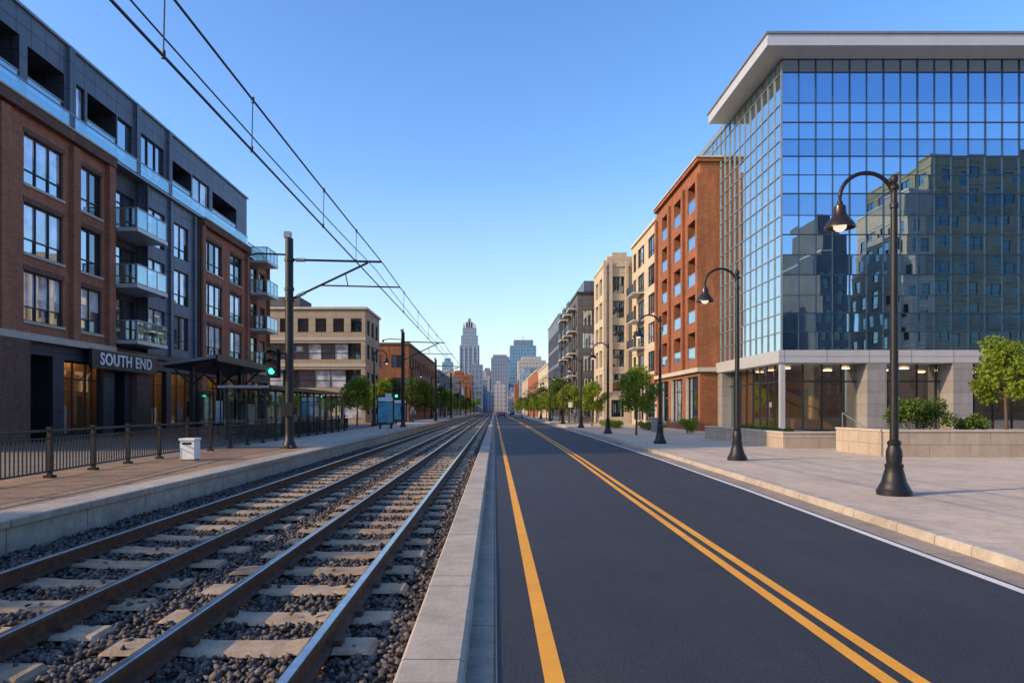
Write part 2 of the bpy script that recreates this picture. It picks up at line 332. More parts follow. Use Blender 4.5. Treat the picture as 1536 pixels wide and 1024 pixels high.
strip(b,'centre_line_2','yellow',lambda Y:xc(Y)+.05,lambda Y:xc(Y)+.17,.004)
strip(b,'edge_line_white','wpaint',lambda Y:xr(Y)-.05,lambda Y:xr(Y)+.07,.004)
b.finish()
strip(None,'gutter','gutter',lambda Y:xr(Y)+.1,lambda Y:xr(Y)+.56,.008)
strip(None,'gutter','gutter',lambda Y:-.24,lambda Y:.02,.006)
b=B('storm_drain')
b.box('frame','iron',-.2,.2,-.3,.3,.009,.016)
for i in range(8): b.box('bars','dark',-.16,.16,-.27+i*.07,-.24+i*.07,.0165,.018)
sd=b.finish(loc=(6.95,38,0))
def extr(b,part,mat,prof,ys,xf=lambda Y:0):
    n=len(prof); vs=[(xf(Y)+x,Y,z) for Y in ys for x,z in prof]; fs=[]
    for k in range(len(ys)-1):
        for i in range(n-1): fs.append((k*n+i,k*n+i+1,(k+1)*n+i+1,(k+1)*n+i))
    fs.append(tuple(range(n))); fs.append(tuple((len(ys)-1)*n+i for i in range(n)))
    b.add(part,mat,vs,fs)
b=B('median_kerb'); y=-10.
while y<130:
    j=random.uniform(-.004,.004); L=2.4
    extr(b,'kerb_stones','kerb',[(-.66,-.08),(-.66,.135+j),(-.64,.15+j),(-.245,.15+j),(-.215,.13+j),(-.20,-.05)],[y,y+L-.014]); y+=L
extr(b,'kerb_far','kerb',[(-.66,-.08),(-.66,.14),(-.2,.14),(-.2,-.05)],[y,900]); b.finish()
b=B('sidewalk_kerb')
y=-20.
while y<120:
    y2=y+1.8; j=random.uniform(-.003,.003)
    extr(b,'kerb_stones','kerb',[(.55,-.05),(.56,.12+j),(.59,.145+j),(.80,.147+j),(.80,-.05)],[y,y2-.012],lambda Y:xr(Y)); y=y2
extr(b,'kerb_far','kerb',[(.55,-.05),(.56,.145),(.8,.147),(.8,-.05)],[y,200,300,500,900],lambda Y:xr(Y)); b.finish()
strip(None,'sidewalk','walk',lambda Y:xr(Y)+.79,lambda Y:95,.14)
# tracks
single('ballast_bed','ballast',[(-6.42,-10,-.03),(-.64,-10,-.03),(-.64,900,-.03),(-6.42,900,-.03)],[(0,1,2,3)])
rails=(-1.32,-2.47,-3.70,-5.12)
SL=[]
y=1.9
b=B('railway_sleepers')
while y<160:
    for cx,hw in((-1.95,1.06),(-4.42,1.16)):
        jx=random.uniform(-.05,.05); jy=random.uniform(-.04,.04); w=.17
        yy=y+jy+(0 if cx>-3 else .35); x0=cx-hw+jx;x1=cx+hw+jx; t=.05+random.uniform(-.01,.01); SL.append((x0,x1,yy-w,yy+w))
        pr=[(x0,-.05),(x0+.015,t-.03),(x0+.05,t),(cx-.45,t),(cx-.3,t-.018),(cx+.3,t-.018),(cx+.45,t),(x1-.05,t),(x1-.015,t-.03),(x1,-.05)]
        ang=random.uniform(-.02,.02)
        n=len(pr); vs=[]
        for yo,dz in((-w,-.06),(-w+.025,0),(w-.025,0),(w,-.06)):
            for px_,z in pr: vs.append((px_,yy+yo+ang*(px_-cx),(z+dz*.5 if z>-.04 else z)))
        fs=[(k*n+i,k*n+i+1,(k+1)*n+i+1,(k+1)*n+i) for k in range(3) for i in range(n-1)]
        b.add('sleepers','sleeper',vs,fs)
        if y<45:
            for r in (rails[:2] if cx>-3 else rails[2:]):
                for sgn in(-1,1): b.box('rail_clips','rust',r+sgn*.10-.03,r+sgn*.10+.03,yy-.06,yy+.06,t-.01,t+.045)
    y+=.86
b.finish()
for r in rails:
    b=B('rail')
    extr(b,'rail_body','rust',[(r-.075,.045),(r-.075,.06),(r-.014,.085),(r-.014,.17),(r-.04,.178),(r-.042,.205),(r-.036,.215)],[-8,900])
    extr(b,'rail_body','rust',[(r+.075,.045),(r+.075,.06),(r+.014,.085),(r+.014,.17),(r+.04,.178),(r+.042,.205),(r+.036,.215)],[-8,900])
    extr(b,'rail_head','railtop',[(r-.036,.215),(r-.026,.2205),(r+.026,.2205),(r+.036,.215)],[-8,900]); b.finish()
# loose stones
NS=56000
u=rng.random(NS); Y=3.2+(34-3.2)*u**1.55; X=rng.uniform(-6.38,-.69,NS)
keep=np.ones(NS,bool)
SLn=np.array([s for s in SL if s[2]<35])
for s in SLn: keep&=~((X>s[0]+.02)&(X<s[1]-.02)&(Y>s[2]+.02)&(Y<s[3]-.02)&(rng.random(NS)<.975))
for r in rails: keep&=~(abs(X-r)<.05)
X=X[keep];Y=Y[keep];n=len(X)
base=np.array([(1,0,0),(0,1,0),(-1,0,0),(0,-1,0),(0,0,1),(0,0,-1)],float)
sz=rng.uniform(.022,.046,n); V=base[None]*rng.uniform(.55,1.25,(n,6,1))+rng.uniform(-.3,.3,(n,6,3))
A=rng.uniform(0,6.28,n);T=rng.uniform(0,3,n)
ca,sa,ct,st=np.cos(A),np.sin(A),np.cos(T),np.sin(T)
x,yv,z=V[...,0],V[...,1],V[...,2]
y2=yv*ct[:,None]-z*st[:,None]; z2=(yv*st[:,None]+z*ct[:,None])*.8
x3=x*ca[:,None]-y2*sa[:,None]; y3=x*sa[:,None]+y2*ca[:,None]
zc=-.01+rng.uniform(-.015,.035,n)
onsl=np.zeros(n,bool)
for s in SLn: onsl|=(X>s[0]+.02)&(X<s[1]-.02)&(Y>s[2]+.02)&(Y<s[3]-.02)
zc[onsl]=.065
W=np.stack([x3*sz[:,None]+X[:,None],y3*sz[:,None]+Y[:,None],z2*sz[:,None]+zc[:,None]],-1).reshape(-1,3)
F=np.array([(0,1,4),(1,2,4),(2,3,4),(3,0,4),(1,0,5),(2,1,5),(3,2,5),(0,3,5)])
F=(F[None]+np.arange(n)[:,None,None]*6).reshape(-1,3)
me=bpy.data.meshes.new('ballast_stones'); me.vertices.add(len(W)); me.vertices.foreach_set('co',W.ravel())
me.loops.add(F.size); me.loops.foreach_set('vertex_index',F.ravel().astype(np.int32)); me.polygons.add(len(F)); me.polygons.foreach_set('loop_start',(np.arange(len(F))*3).astype(np.int32)); me.update(calc_edges=True); me.materials.append(M['stones'])
COL.objects.link(bpy.data.objects.new('ballast_stones',me))
# platform
b=B('station_platform')
b.box('platform_body','platw',-19.99,-6.5,-20,300,-.07,.44)
extr(b,'platform_wall','platw',[(-6.5,.44),(-6.5,-.07),(-6.44,-.07),(-6.44,.33),(-6.38,.35),(-6.37,.44),(-6.39,.456),(-7.0,.458)],[-20,300])
b.quad('pavers','plat',(-10.2,-20,.452),(-7.0,-20,.452),(-7.0,27,.452),(-10.2,27,.452))
b.quad('pavement','walk',(-10.2,27,.453),(-7.0,27,.453),(-7.0,300,.453),(-10.2,300,.453))
b.quad('rear_pavement','lane',(-19.98,-20,.452),(-10.2,-20,.452),(-10.2,300,.452),(-19.98,300,.452))
b.finish()

# ------------------------------------------------------------------ left apartment building
b=B('brick_apartment_building'); X0=-20.;Y0=22.; YE=60.8; BD=12
def a(Y): return Y-Y0
rows=[(5.7,7.85),(8.6,10.75),(11.55,13.7)]
GF=5.0
def segment(ya,yb,wm,wins,xoff=0,zt=14.9,opt=None):
    ops=[]
    for wa,wb in wins:
        for za,zb in rows: ops.append((wa-ya,wb-ya,za,zb,dict(nv=2 if wb-wa<2.4 else 3,h=[.28],bl=1,**(opt or {}))))
    facade(b,wm,(X0+xoff,ya),(0,1),(1,0),yb-ya,GF,zt,ops)
segment(22,35.6,'brickL',[(23.2,25.8),(29.0,31.65),(32.9,34.75)],0,opt=dict(sill='stone',lintel='brickD'))
facade(b,'panelD',(X0-.5,35.6),(0,1),(1,0),3.6,GF,14.9,[(.5,3.2,za-.1,zb+.1,dict(nv=3,h=[.75],g='g1')) for za,zb in rows])
b.quad('walls','brickL',(X0,35.6,GF),(X0-.5,35.6,GF),(X0-.5,35.6,14.9),(X0,35.6,14.9))
segment(39.2,46.4,'panel',[(39.5,41.7),(42.9,44.9)],-.15)
b.quad('walls','panel',(X0-.15,39.2,GF),(X0-.5,39.2,GF),(X0-.5,39.2,14.9),(X0-.15,39.2,14.9))
segment(46.4,55.3,'brickL',[(47.0,50.1),(51.6,54.0)],0,opt=dict(sill='stone',lintel='brickD'))
b.quad('walls','brickL',(X0,46.4,GF),(X0-.15,46.4,GF),(X0-.15,46.4,14.9),(X0,46.4,14.9))
facade(b,'brickL',(X0-.3,55.3),(0,1),(1,0),5.5,GF,14.4,[(.5,3.0,za-.1,zb+.1,dict(nv=2,h=[.75],g='g3')) for za,zb in rows]+[(3.6,5.0,za,zb,dict(nv=1)) for za,zb in rows])
b.quad('walls','brickL',(X0,55.3,GF),(X0-.3,55.3,GF),(X0-.3,55.3,14.9),(X0,55.3,14.9))
for yy in (27.4,32.1,): b.box('piers','brickL',X0+.003,X0+.22,yy,yy+.55,GF,14.3)
b.box('piers','brickL',X0+.003,X0+.25,35.05,35.6,GF,14.6)
for yy in (46.4,54.75): b.box('piers','brickL',X0+.003,X0+.2,yy,yy+.5,GF,14.6)
for yy in (39.2,42.2,45.6): b.box('piers','panel',X0-.147,X0+.0,yy,yy+.25,GF,14.8)
for ya,yb in((22,35.6),(46.4,55.3)):
    b.box('cornice','brickD',X0-.02,X0+.32,ya,yb,14.45,14.9); b.box('cornice','stone',X0-.02,X0+.38,ya,yb,14.9,14.98)
b.box('cornice','metalM',X0-.5,X0+.1,35.6,46.4,14.9,15.0)
b.box('base_band','stone',X0-.02,X0+.3,22,35.6,4.85,5.15)
b.box('base_band','stone',X0-.02,X0+.25,46.4,60.8,4.85,5.1); b.box('base_band','frame',X0-.4,X0+.2,35.6,46.4,4.85,5.1)
b.cyl('downpipe','frame',(X0+.1,46.3,5),(X0+.1,46.3,14.8),.06)
b.cyl('downpipe','frame',(X0+.1,39.1,5),(X0+.1,39.1,14.8),.06)
gops=[(a(22.3),a(26.2),.7,4.3,dict(nv=3,h=[.75],d=.4,g='shopg',rv='brickD')),
 (a(29.0),a(30.9),.5,4.3,dict(nv=1,h=[.7],d=.9,g='g3',rv='frame')),
 (a(31.7),a(34.9),.7,4.2,dict(nv=3,h=[.75],d=.35,g='shopg',rv='frame')),
 (a(35.9),a(36.9),.5,3.9,dict(nv=1,h=[.8],d=.5,g='g3',rv='frame')),
 (a(39.4),a(41.6),.8,4.2,dict(nv=2,h=[.75],d=.3,g='shopg',rv='frame')),
 (a(42.2),a(45.8),.8,4.2,dict(nv=3,h=[.75],d=.3,g='shopg',rv='frame')),
 (a(46.8),a(50.2),.8,4.2,dict(nv=3,h=[.75],d=.3,g='shopg',rv='frame')),
 (a(50.8),a(54.4),.8,4.2,dict(nv=3,h=[.75],d=.3,g='shopg',rv='frame')),
 (a(55.0),a(60.0),.8,4.2,dict(nv=4,h=[.75],d=.3,g='shopg',rv='frame'))]
facade(b,'panelD',(X0,Y0),(0,1),(1,0),YE-Y0,.4,4.85,gops,fw=.08)
b.quad('shop_back_wall','warm',(X0-4.5,22.1,.46),(X0-4.5,60.7,.46),(X0-4.5,60.7,4.84),(X0-4.5,22.1,4.84))
b.box('shop_floor','wood',X0-4.5,X0-.45,22.1,60.7,.455,.47); b.box('shop_ceiling','roof',X0-4.5,X0-.45,22.1,60.7,4.6,4.7)
for yy in (28.5,35.4,38.9,46.3,54.7): b.box('shop_party_wall','warm',X0-4.49,X0-1.0,yy,yy+.2,.47,4.6)
q=random.Random(4)
for i in range(22):
    yy=23+i*1.7; h_=q.uniform(.9,2.4); b.box('shop_shelves',q.choice(['wood','white','warm','dark']),X0-q.uniform(2.2,4.2),X0-q.uniform(1.2,2.0),yy,yy+q.uniform(.4,1.0),.47,.47+h_)
    b.box('shop_lamps','lampw',X0-2.2,X0-2.0,yy,yy+.5,4.5,4.59)
b.box('base_piers','brickD',X0+.003,X0+.35,26.9,28.9,.45,4.85)
b.box('base_piers','brickD',X0+.003,X0+.3,37.6,39.2,.45,3.9)
b.box('base_piers','brickL',X0+.003,X0+.3,46.0,46.7,.45,4.85); b.box('base_piers','brickL',X0+.003,X0+.3,50.25,50.75,.45,4.85); b.box('base_piers','brickL',X0+.003,X0+.3,54.45,54.95,.45,4.85)
def balc(ya,yb,zs,x=X0-.5,out=1.3):
    for z in zs:
        b.box('balcony_slab','metalL',x,X0+out,ya,yb,z,z+.2)
        xo=X0+out-.05
        b.box('balcony_glass','balg',xo-.02,xo,ya+.05,yb-.05,z+.25,z+1.2); b.box('balcony_glass','balg',X0+.05,xo-.05,ya+.05,ya+.07,z+.25,z+1.2); b.box('balcony_glass','balg',X0+.05,xo-.05,yb-.07,yb-.05,z+.25,z+1.2)
        b.box('balcony_rail','metalM',xo-.04,xo+.02,ya+.02,yb-.02,z+1.2,z+1.26); b.box('balcony_rail','metalM',X0,xo-.04,ya+.02,ya+.08,z+1.2,z+1.26); b.box('balcony_rail','metalM',X0,xo-.04,yb-.08,yb-.02,z+1.2,z+1.26)
        for q in range(4):
            yy=ya+.03+(yb-ya-.1)*q/3; b.box('balcony_posts','metalM',xo-.06,xo+.01,yy,yy+.05,z+.2,z+1.2)
balc(35.75,39.05,[5.35,8.3,11.25]); balc(55.6,58.4,[5.35,8.3,11.25,13.9],X0-.3,1.5)
b.box('balcony_chair','wood',X0+.3,X0+.75,36.6,37.05,8.5,8.95); b.box('balcony_chair','wood',X0+.3,X0+.36,36.6,37.05,8.95,9.35)
PX=X0-.05
def pa(Y): return Y-22
lk=dict(k='log',rail=1,rv='panelD',d=1.5)
facade(b,'panel',(PX,22),(0,1),(1,0),33.2,14.98,18.9,[(pa(22.5),pa(25),15.15,17.6,lk),(pa(26),pa(28.8),15.15,17.7,lk),(pa(29.3),pa(31.8),15.15,17.5,lk),
 (pa(32.7),pa(33.4),15.2,17.5,dict(nv=1,h=[.3])),(pa(33.6),pa(36.2),15.15,17.5,lk),(pa(36.3),pa(37.8),15.2,17.5,dict(nv=1,h=[.3],g='g1')),
 (pa(38.7),pa(41.4),15.2,17.6,dict(nv=3,h=[.25],g='g1')),(pa(42.2),pa(45.1),15.15,17.4,lk),(pa(45.3),pa(48.0),15.2,17.5,dict(nv=2,h=[.3],g='g2')),(pa(48.5),pa(53.0),15.15,17.4,lk)])
b.quad('walls','panel',(PX,55.2,14.9),(PX-BD,55.2,14.9),(PX-BD,55.2,18.9),(PX,55.2,18.9))
b.quad('walls','panel',(PX,22,14.9),(PX-BD,22,14.9),(PX-BD,22,18.9),(PX,22,18.9))
b.quad('roof','roof',(PX,22,18.7),(PX-BD,22,18.7),(PX-BD,55.2,18.7),(PX,55.2,18.7))
b.box('parapet_cap','metalM',PX-.2,PX+.12,21.9,55.3,18.9,19.02)
for yy in(31.95,37.95,41.7): b.box('penthouse_fins','panel',PX+.003,PX+.18,yy,yy+.4,15.0,18.9)
b.box('terrace_glass','balg',X0+.1,X0+.12,22,55,15.05,15.75); b.box('terrace_rail','metalM',X0+.08,X0+.14,22,55,15.75,15.8)
b.box('terrace_glass','balg',X0+.0,X0+.02,55.4,60.6,14.5,15.4); b.box('terrace_rail','metalM',X0-.02,X0+.04,55.4,60.6,15.4,15.46)
b.quad('roof','roof',(X0,55.2,14.4),(X0-BD,55.2,14.4),(X0-BD,60.8,14.4),(X0,60.8,14.4))
for yy in(22.,60.8): b.quad('walls','brickL',(X0,yy,.4),(X0-BD,yy,.4),(X0-BD,yy,14.9 if yy<30 else 14.4),(X0,yy,14.9 if yy<30 else 14.4))
b.quad('walls','brickL',(X0-BD-.06,22,.4),(X0-BD-.06,60.8,.4),(X0-BD-.06,60.8,14.4),(X0-BD-.06,22,14.4)); b.quad('walls','panel',(X0-BD-.05,22,14.4),(X0-BD-.05,55.2,14.4),(X0-BD-.05,55.2,18.9),(X0-BD-.05,22,18.9))
b.finish()
# sign
b=B('south_end_sign'); b.box('sign_board','frame',X0+.38,X0+.55,33.0,39.3,3.93,4.84)
b.box('sign_trim','metalM',X0+.37,X0+.57,32.95,39.35,4.84,4.88)
for yy in(34,38.5): b.box('sign_brackets','frame',X0,X0+.38,yy,yy+.1,4.3,4.4)
sg=b.finish()
cu=bpy.data.curves.new('sign_letters','FONT'); cu.body='SOUTH END'; cu.size=.84; cu.extrude=.02; cu.offset=.016; cu.align_x='CENTER'; cu.align_y='CENTER'; cu.space_character=1.1
to=bpy.data.objects.new('sign_letters',cu); COL.objects.link(to); to.parent=sg; to.location=(X0+.575,36.15,4.38); to.rotation_euler=(math.pi/2,0,math.pi/2); cu.materials.append(M['white'])

gridbuilding('unseen_shade_building',-34,-20,-70,-8.5,0,14.5,'brickL','E',bay=4,fh=3.2,ww=.5,wh=.6).finish()  # unseen block behind the camera on the left, added as a shadow caster

# ------------------------------------------------------------------ left mid buildings
b=B('beige_office_building'); shell(b,-36,-14.2,75,84,0,12.9,'beige','SE')
ops=[]
for i in range(11):
    x=.5+i*1.95; ops.append((x+.2,x+1.4,10.4,11.9,dict(nv=1,h=[],g='g3')))
ops+= [(.5,21.3,7.4,9.2,dict(nv=14,h=[.4],d=.5)),(.5,21.3,4.3,6.3,dict(nv=12,h=[.4],d=.5)),(.5,21.3,.9,3.4,dict(nv=10,h=[.6],d=.5))]
facade(b,'beige',(-36,75),(1,0),(0,-1),21.8,0,12.9,ops)
facade(b,'beige',(-14.2,75),(0,1),(1,0),9,0,12.9,[(1+i*2.7,2.6+i*2.7,z,z+1.7,dict(nv=2,h=[])) for i in range(3) for z in(1.3,4.4,7.5,10.2)])
b.box('cornice','stone',-36.2,-14.0,74.8,84.1,12.9,13.15); b.box('bands','stone',-36,-14.15,74.93,74.997,9.5,9.8); b.box('bands','stone',-36,-14.15,74.93,74.997,6.6,6.9); b.box('roof_plant','greyw',-30,-22,77,82,13.15,14.6); b.finish()
gridbuilding('brick_mid_rise_building',-24,-12.1,96,141,0,11,'brickR','SE',bay=3.2,fh=3.2,ww=.5,wh=.55,cor='brickD').finish()
gridbuilding('brick_low_building',-24,-12.4,150,200,0,10.5,'greyw','SE',bay=3.2,fh=3.2,ww=.5,wh=.55).finish()
gridbuilding('beige_low_building',-26,-13,210,270,0,12,'beige','SE',bay=4,fh=3.2,ww=.5,wh=.55).finish()

# ------------------------------------------------------------------ glass office
b=B('glass_office_building'); GX=18.5;GY=44.;GXE=48.;GYE=72.
zr=[5.72,6.9,8.1,9.25,10.58,11.87,13.16,14.4,15.8,17.0,18.2,19.3,20.38,21.63,23.6,24.42]
nx=27; xs=[GX+(GXE-GX)*i/nx for i in range(nx+1)]
for i in range(nx):
    for j in range(len(zr)-1):
        t=[rng.uniform(-.003,.003) for _ in range(2)]
        m_='curt2' if (j in(1,4,7,10,13)) else 'curt'
        b.quad('front_glass_'+m_,m_,(xs[i],GY+t[0]+t[1],zr[j]),(xs[i+1],GY-t[0]+t[1],zr[j]),(xs[i+1],GY-t[0]-t[1],zr[j+1]),(xs[i],GY+t[0]-t[1],zr[j+1]))
for i,x in enumerate(xs): w=.02 if i%2 else .032; b.box('mullions','mull',x-w,x+w,GY-.07,GY-.006,5.72,24.42)
for j,z in enumerate(zr): w=.018 if j%2 else .032; b.box('transoms','mull',GX,GXE,GY-.05,GY-.0065,z-w,z+w)
ny=26; ysd=[GY+(GYE-GY)*i/ny for i in range(ny+1)]
for i in range(ny):
    for j in range(len(zr)-1):
        t=[rng.uniform(-.002,.002) for _ in range(2)]
        b.quad('side_glass','side',(GX+t[0],ysd[i],zr[j]),(GX-t[0],ysd[i+1],zr[j]),(GX-t[0]+t[1],ysd[i+1],zr[j+1]),(GX+t[0]+t[1],ysd[i],zr[j+1]))
for i,y in enumerate(ysd): b.box('side_mullions','mullL',GX-.07,GX-.006,y-.025,y+.025,5.72,24.42)
for z in zr: b.box('side_transoms','mullL',GX-.06,GX-.0065,GY,GYE,z-.03,z+.03)
b.box('corner_post','mullL',GX-.1,GX+.02,GY-.1,GY+.0,5.72,24.2)
b.box('roof_slab','metalL',16.9,GXE+1,42.3,54.0,24.45,25.15)
b.box('roof_slab_lip','metalM',16.8,GXE+1.1,42.2,54.1,25.15,25.28)
b.box('parapet','mullL',GX-.1,GX+.3,54.1,GYE,24.42,24.9)
b.box('roof','roof',GX+.3,GXE,54.1,GYE,24,24.3)
b.quad('walls','greyw',(GX,GYE,0),(GXE,GYE,0),(GXE,GYE,24.4),(GX,GYE,24.4)); b.quad('walls','greyw',(GXE,GY,0),(GXE,GYE,0),(GXE,GYE,24.4),(GXE,GY,24.4))
b.box('fascia_band','metalL',GX-.35,GXE,GY-.4,GY-.002,4.9,5.7); b.box('fascia_band','metalL',GX-.35,GX-.002,GY-.002,56,4.9,5.7)
b.box('fascia_joints','metalM',GX-.36,GXE,GY-.41,GY-.401,5.28,5.31)
for i in range(11): b.box('fascia_joints','metalM',GX+i*2.7,GX+i*2.7+.03,GY-.41,GY-.401,4.9,5.7)
b.box('soffit','metalL',GX-.3,GXE,GY-.35,GY+14,4.86,4.897)
g0=GY+.9
b.box('ground_plinth','granite',GX+.3,GXE,g0-.1,g0+.1,.14,.5)
b.quad('ground_glass','clear',(GX+.5,g0,.5),(GXE,g0,.5),(GXE,g0,4.86),(GX+.5,g0,4.86))
b.quad('ground_glass','clear',(GX+.5,g0,.5),(GX+.5,56,.5),(GX+.5,56,4.86),(GX+.5,g0,4.86))
x=GX+.5
while x<GXE: b.box('ground_mullions','frame',x-.04,x+.04,g0-.08,g0-.005,.5,4.86); x+=1.25
y=g0
while y<56: b.box('ground_mullions','frame',GX+.42,GX+.495,y-.04,y+.04,.5,4.86); y+=1.3
b.box('ground_transoms','frame',GX+.5,GXE,g0-.07,g0-.006,3.7,3.8); b.box('ground_transoms','frame',GX+.43,GX+.494,g0,56,3.7,3.8); b.box('ground_transoms','frame',GX+.5,GXE,g0-.07,g0-.006,.5,.6)
for xa in (23.8,29.3,36.0,42.5): b.box('columns','granite',xa,xa+1.25,GY-.38,g0+.3,.14,4.86)
b.box('columns','metalL',GX-.2,GX+.1,GY-.3,GY,.14,4.86); b.box('columns','granite',GX-.2,GX+.6,54.9,56,.14,4.86)
b.box('interior_floor','roof',GX+.6,GXE-.1,g0+.1,56,.1,.2); b.box('interior_wall','warm',GX+.6,GXE-.1,54,54.2,.2,4.86)
for xa in(21,27.5,33,39.5): b.box('interior_partition','wood',xa,xa+2.2,50,50.3,.2,3.4)
for xa in(22.3,26,31.8,38): b.box('interior_column','warm',xa,xa+.5,48,48.5,.2,4.8)
for xa in(20.5,25.5,33.5): b.box('interior_desk','wood',xa,xa+1.8,46.6,47.3,.2,1.25)
M['lampg']=emis('lobby_ceiling_lamp',(1,.62,.3),7)
for i in range(6):
    for yy in(47.3,49.8,52): b.box('ceiling_lamps','lampg',20+i*4.1,20.5+i*4.1,yy,yy+.3,4.72,4.8)
b.finish()

def planter(name,x0,x1,y0,y1,h):
    b=B(name); t=.35
    b.box('wall_front','granitew',x0,x1,y0,y0+t,.13,h); b.box('wall_back','granitew',x0,x1,y1-t,y1,.13,h)
    b.box('wall_end_a','granitew',x0,x0+t,y0+t,y1-t,.13,h); b.box('wall_end_b','granitew',x1-t,x1,y0+t,y1-t,.13,h)
    b.box('cap','stone',x0-.04,x1+.04,y0-.04,y0+t+.04,h,h+.07); b.box('cap','stone',x0-.04,x0+t+.04,y0+t+.04,y1,h,h+.068)
    b.box('soil','bark',x0+t,x1-t,y0+t,y1-t,h-.25,h-.06); return b.finish()
planter('planter_wall',13.1,15.9,31,42.5,.82)
planter('planter_wall',14.6,34,25.2,29.2,1.08)
b=B('entrance_steps')
for i in range(5): b.box('step_%d'%i,'stone',16.0,19.5,30.2+i*.34,32.5,.14+i*.14,.14+(i+1)*.14)
for x in (16.3,19.2): b.tube('handrail','metalM',[(x,30,.2),(x,30,1.1),(x,32,1.75),(x,32,.8)],.025)
b.finish()

# ------------------------------------------------------------------ right brick building
b=B('brick_loft_building'); shell(b,16.85,30,56,71,0,22.2,'brickR','WS')
ops=[]
for (ya,yb) in ((57.3,59.6),(61.9,64.2),(66.6,68.8)):
    for k in range(5):
        z=6.1+k*3.15; ops.append((ya-56,yb-56,z,z+2.35,dict(k='log',rail=1,d=1.4,rv='brickR')))
for (ya,yb) in ((56.6,60.2),(61.3,65.2),(66.2,70.2)): ops.append((ya-56,yb-56,.7,4.7,dict(nv=3,h=[.7],d=.35,rv='stone')))
facade(b,'brickR',(16.85,56),(0,1),(-1,0),15,0,22.2,ops)
facade(b,'brickR',(16.85,56),(1,0),(0,-1),13.15,0,22.2,[])
for ya in (56.0,60.4,65.2,70.4): b.box('piers','brickR',16.6,16.847,ya,ya+.55,5.4,21.3)
b.box('string_course','stone',16.55,16.845,56,71,5,5.35); b.box('string_course','stone',16.55,18.4,55.75,55.995,5,5.35)
b.box('cornice','brickR',16.55,30,55.8,71,22.2,22.5); b.box('cornice_cap','stone',16.45,30,55.7,71,22.5,22.62)
b.finish()
b=B('cream_apartment_building'); shell(b,16.9,30,71,84,0,21.6,'cream','W')
ops=[]
for ya,yb in((72.2,75.2),(77.2,80.6),(81.6,83.2)):
    for k in range(5): z=6+k*3.1; ops.append((ya-71,yb-71,z,z+2.2,dict(nv=3,h=[.3])))
ops+=[(1,5.5,.7,4.6,dict(nv=3,h=[.7])),(6.5,12,.7,4.6,dict(nv=4,h=[.7]))]
facade(b,'cream',(16.9,71),(0,1),(-1,0),13,0,21.6,ops)
b.box('brick_base','brickR',16.6,16.897,71,84,4.7,5.6); b.box('cornice','stone',16.7,30,71,84,21.6,21.9)
for z in (8.9,12.,15.1): b.box('balcony','metalL',15.6,16.9,77,80.8,z-.1,z+.05); b.box('balcony_rail','frame',15.6,15.65,77,80.8,z+.05,z+1.0)
b.finish()
b=B('art_deco_building'); shell(b,13.4,24,84.2,92,0,19.5,'cream','WS')
facade(b,'cream',(13.4,84.2),(1,0),(0,-1),10.6,0,19.5,[(1.0,2.6,z,z+2.1,dict(nv=2,h=[.5],d=.4,g='g3')) for z in[1,4.2,7.2,10.2,13.2,16.2]])
facade(b,'cream',(13.4,84.2),(0,1),(-1,0),7.8,0,19.5,[(1+i*3.2,3.2+i*3.2,z,z+2.1,dict(nv=2,h=[.5],d=.4,g='g3')) for i in range(2) for z in[1,4.2,7.2,10.2,13.2,16.2]])
for x in(13.4,14.15,16.1,17.2): b.box('pilasters','cream',x-.02,x+.35,83.9,84.197,4,20.2)
b.box('crown','cream',13.9,17,84.4,91,19.5,20.8); b.box('crown','cream',14.6,16.4,84.8,90,20.8,21.4); b.box('crown','stone',13.3,24,84.05,92,19.5,19.7); b.finish()
b=gridbuilding('dark_apartment_building',11.3,22,93,112,0,17.6,'greyw','WS',bay=2.4,fh=3.1,ww=.72,wh=.7,base=.4,cor='frame')
for k in range(5):
    for yy in(95,101,107): b.box('balcony_slab','stone',10.3,11.297,yy,yy+3.4,3.4+k*3.1,3.6+k*3.1); b.box('balcony_rail','frame',10.3,10.34,yy,yy+3.4,3.6+k*3.1,4.6+k*3.1)
b.box('penthouse','panel',12.3,22,94,111,17.9,19.6); b.finish()
gridbuilding('blue_glass_building',10.6,20,113,135,0,17.5,'panel','WS',bay=1.8,fh=3.,ww=.85,wh=.8,base=.4,cor='metalL',opt=dict(g='g1')).finish()
gridbuilding('cream_low_building',10.8,22,138,170,0,11,'cream','WS',bay=3,fh=3.1,ww=.5,wh=.55).finish()
gridbuilding('brick_low_building',11,24,175,225,0,12,'brickR','WS',bay=3,fh=3.1,ww=.5,wh=.55).finish()
gridbuilding('beige_low_building',12,26,232,300,0,13,'beige','WS',bay=3,fh=3.1,ww=.5,wh=.55).finish()

# behind-camera buildings seen in the glass
gridbuilding('stone_office_building',74,125,-50,-28,0,45,'olive','NW',bay=4.4,fh=3.9,ww=.62,wh=.55,opt=dict(nv=2,g='gd'),bands=True,cor='olive').finish()
gridbuilding('stone_corner_building',70.5,74,-46,-28,0,39,'beige','NW',bay=3.4,fh=3.9,ww=.5,wh=.55,opt=dict(nv=1,g='gd'),bands=True).finish()
bb=gridbuilding('stone_tower',57,62.5,-50,-32,0,29,'greyw','N',bay=1.8,fh=3.2,ww=.6,wh=.6,opt=dict(nv=1,g='gd')); bb.box('tower_top','greyw',57.7,61.8,-49,-33,29,33); bb.box('tower_top','greyw',58.6,60.8,-47,-35,33,36.5); bb.finish()
gridbuilding('dark_tower',46,49,-55,-40,0,24,'panelD','N',bay=1.5,fh=3.2,ww=.6,wh=.6,opt=dict(g='gd')).finish()
gridbuilding('row_of_shops',20,69,-62,-57,0,12,'olive','N',bay=3.5,fh=3.6,ww=.5,wh=.5,opt=dict(g='gd')).finish()

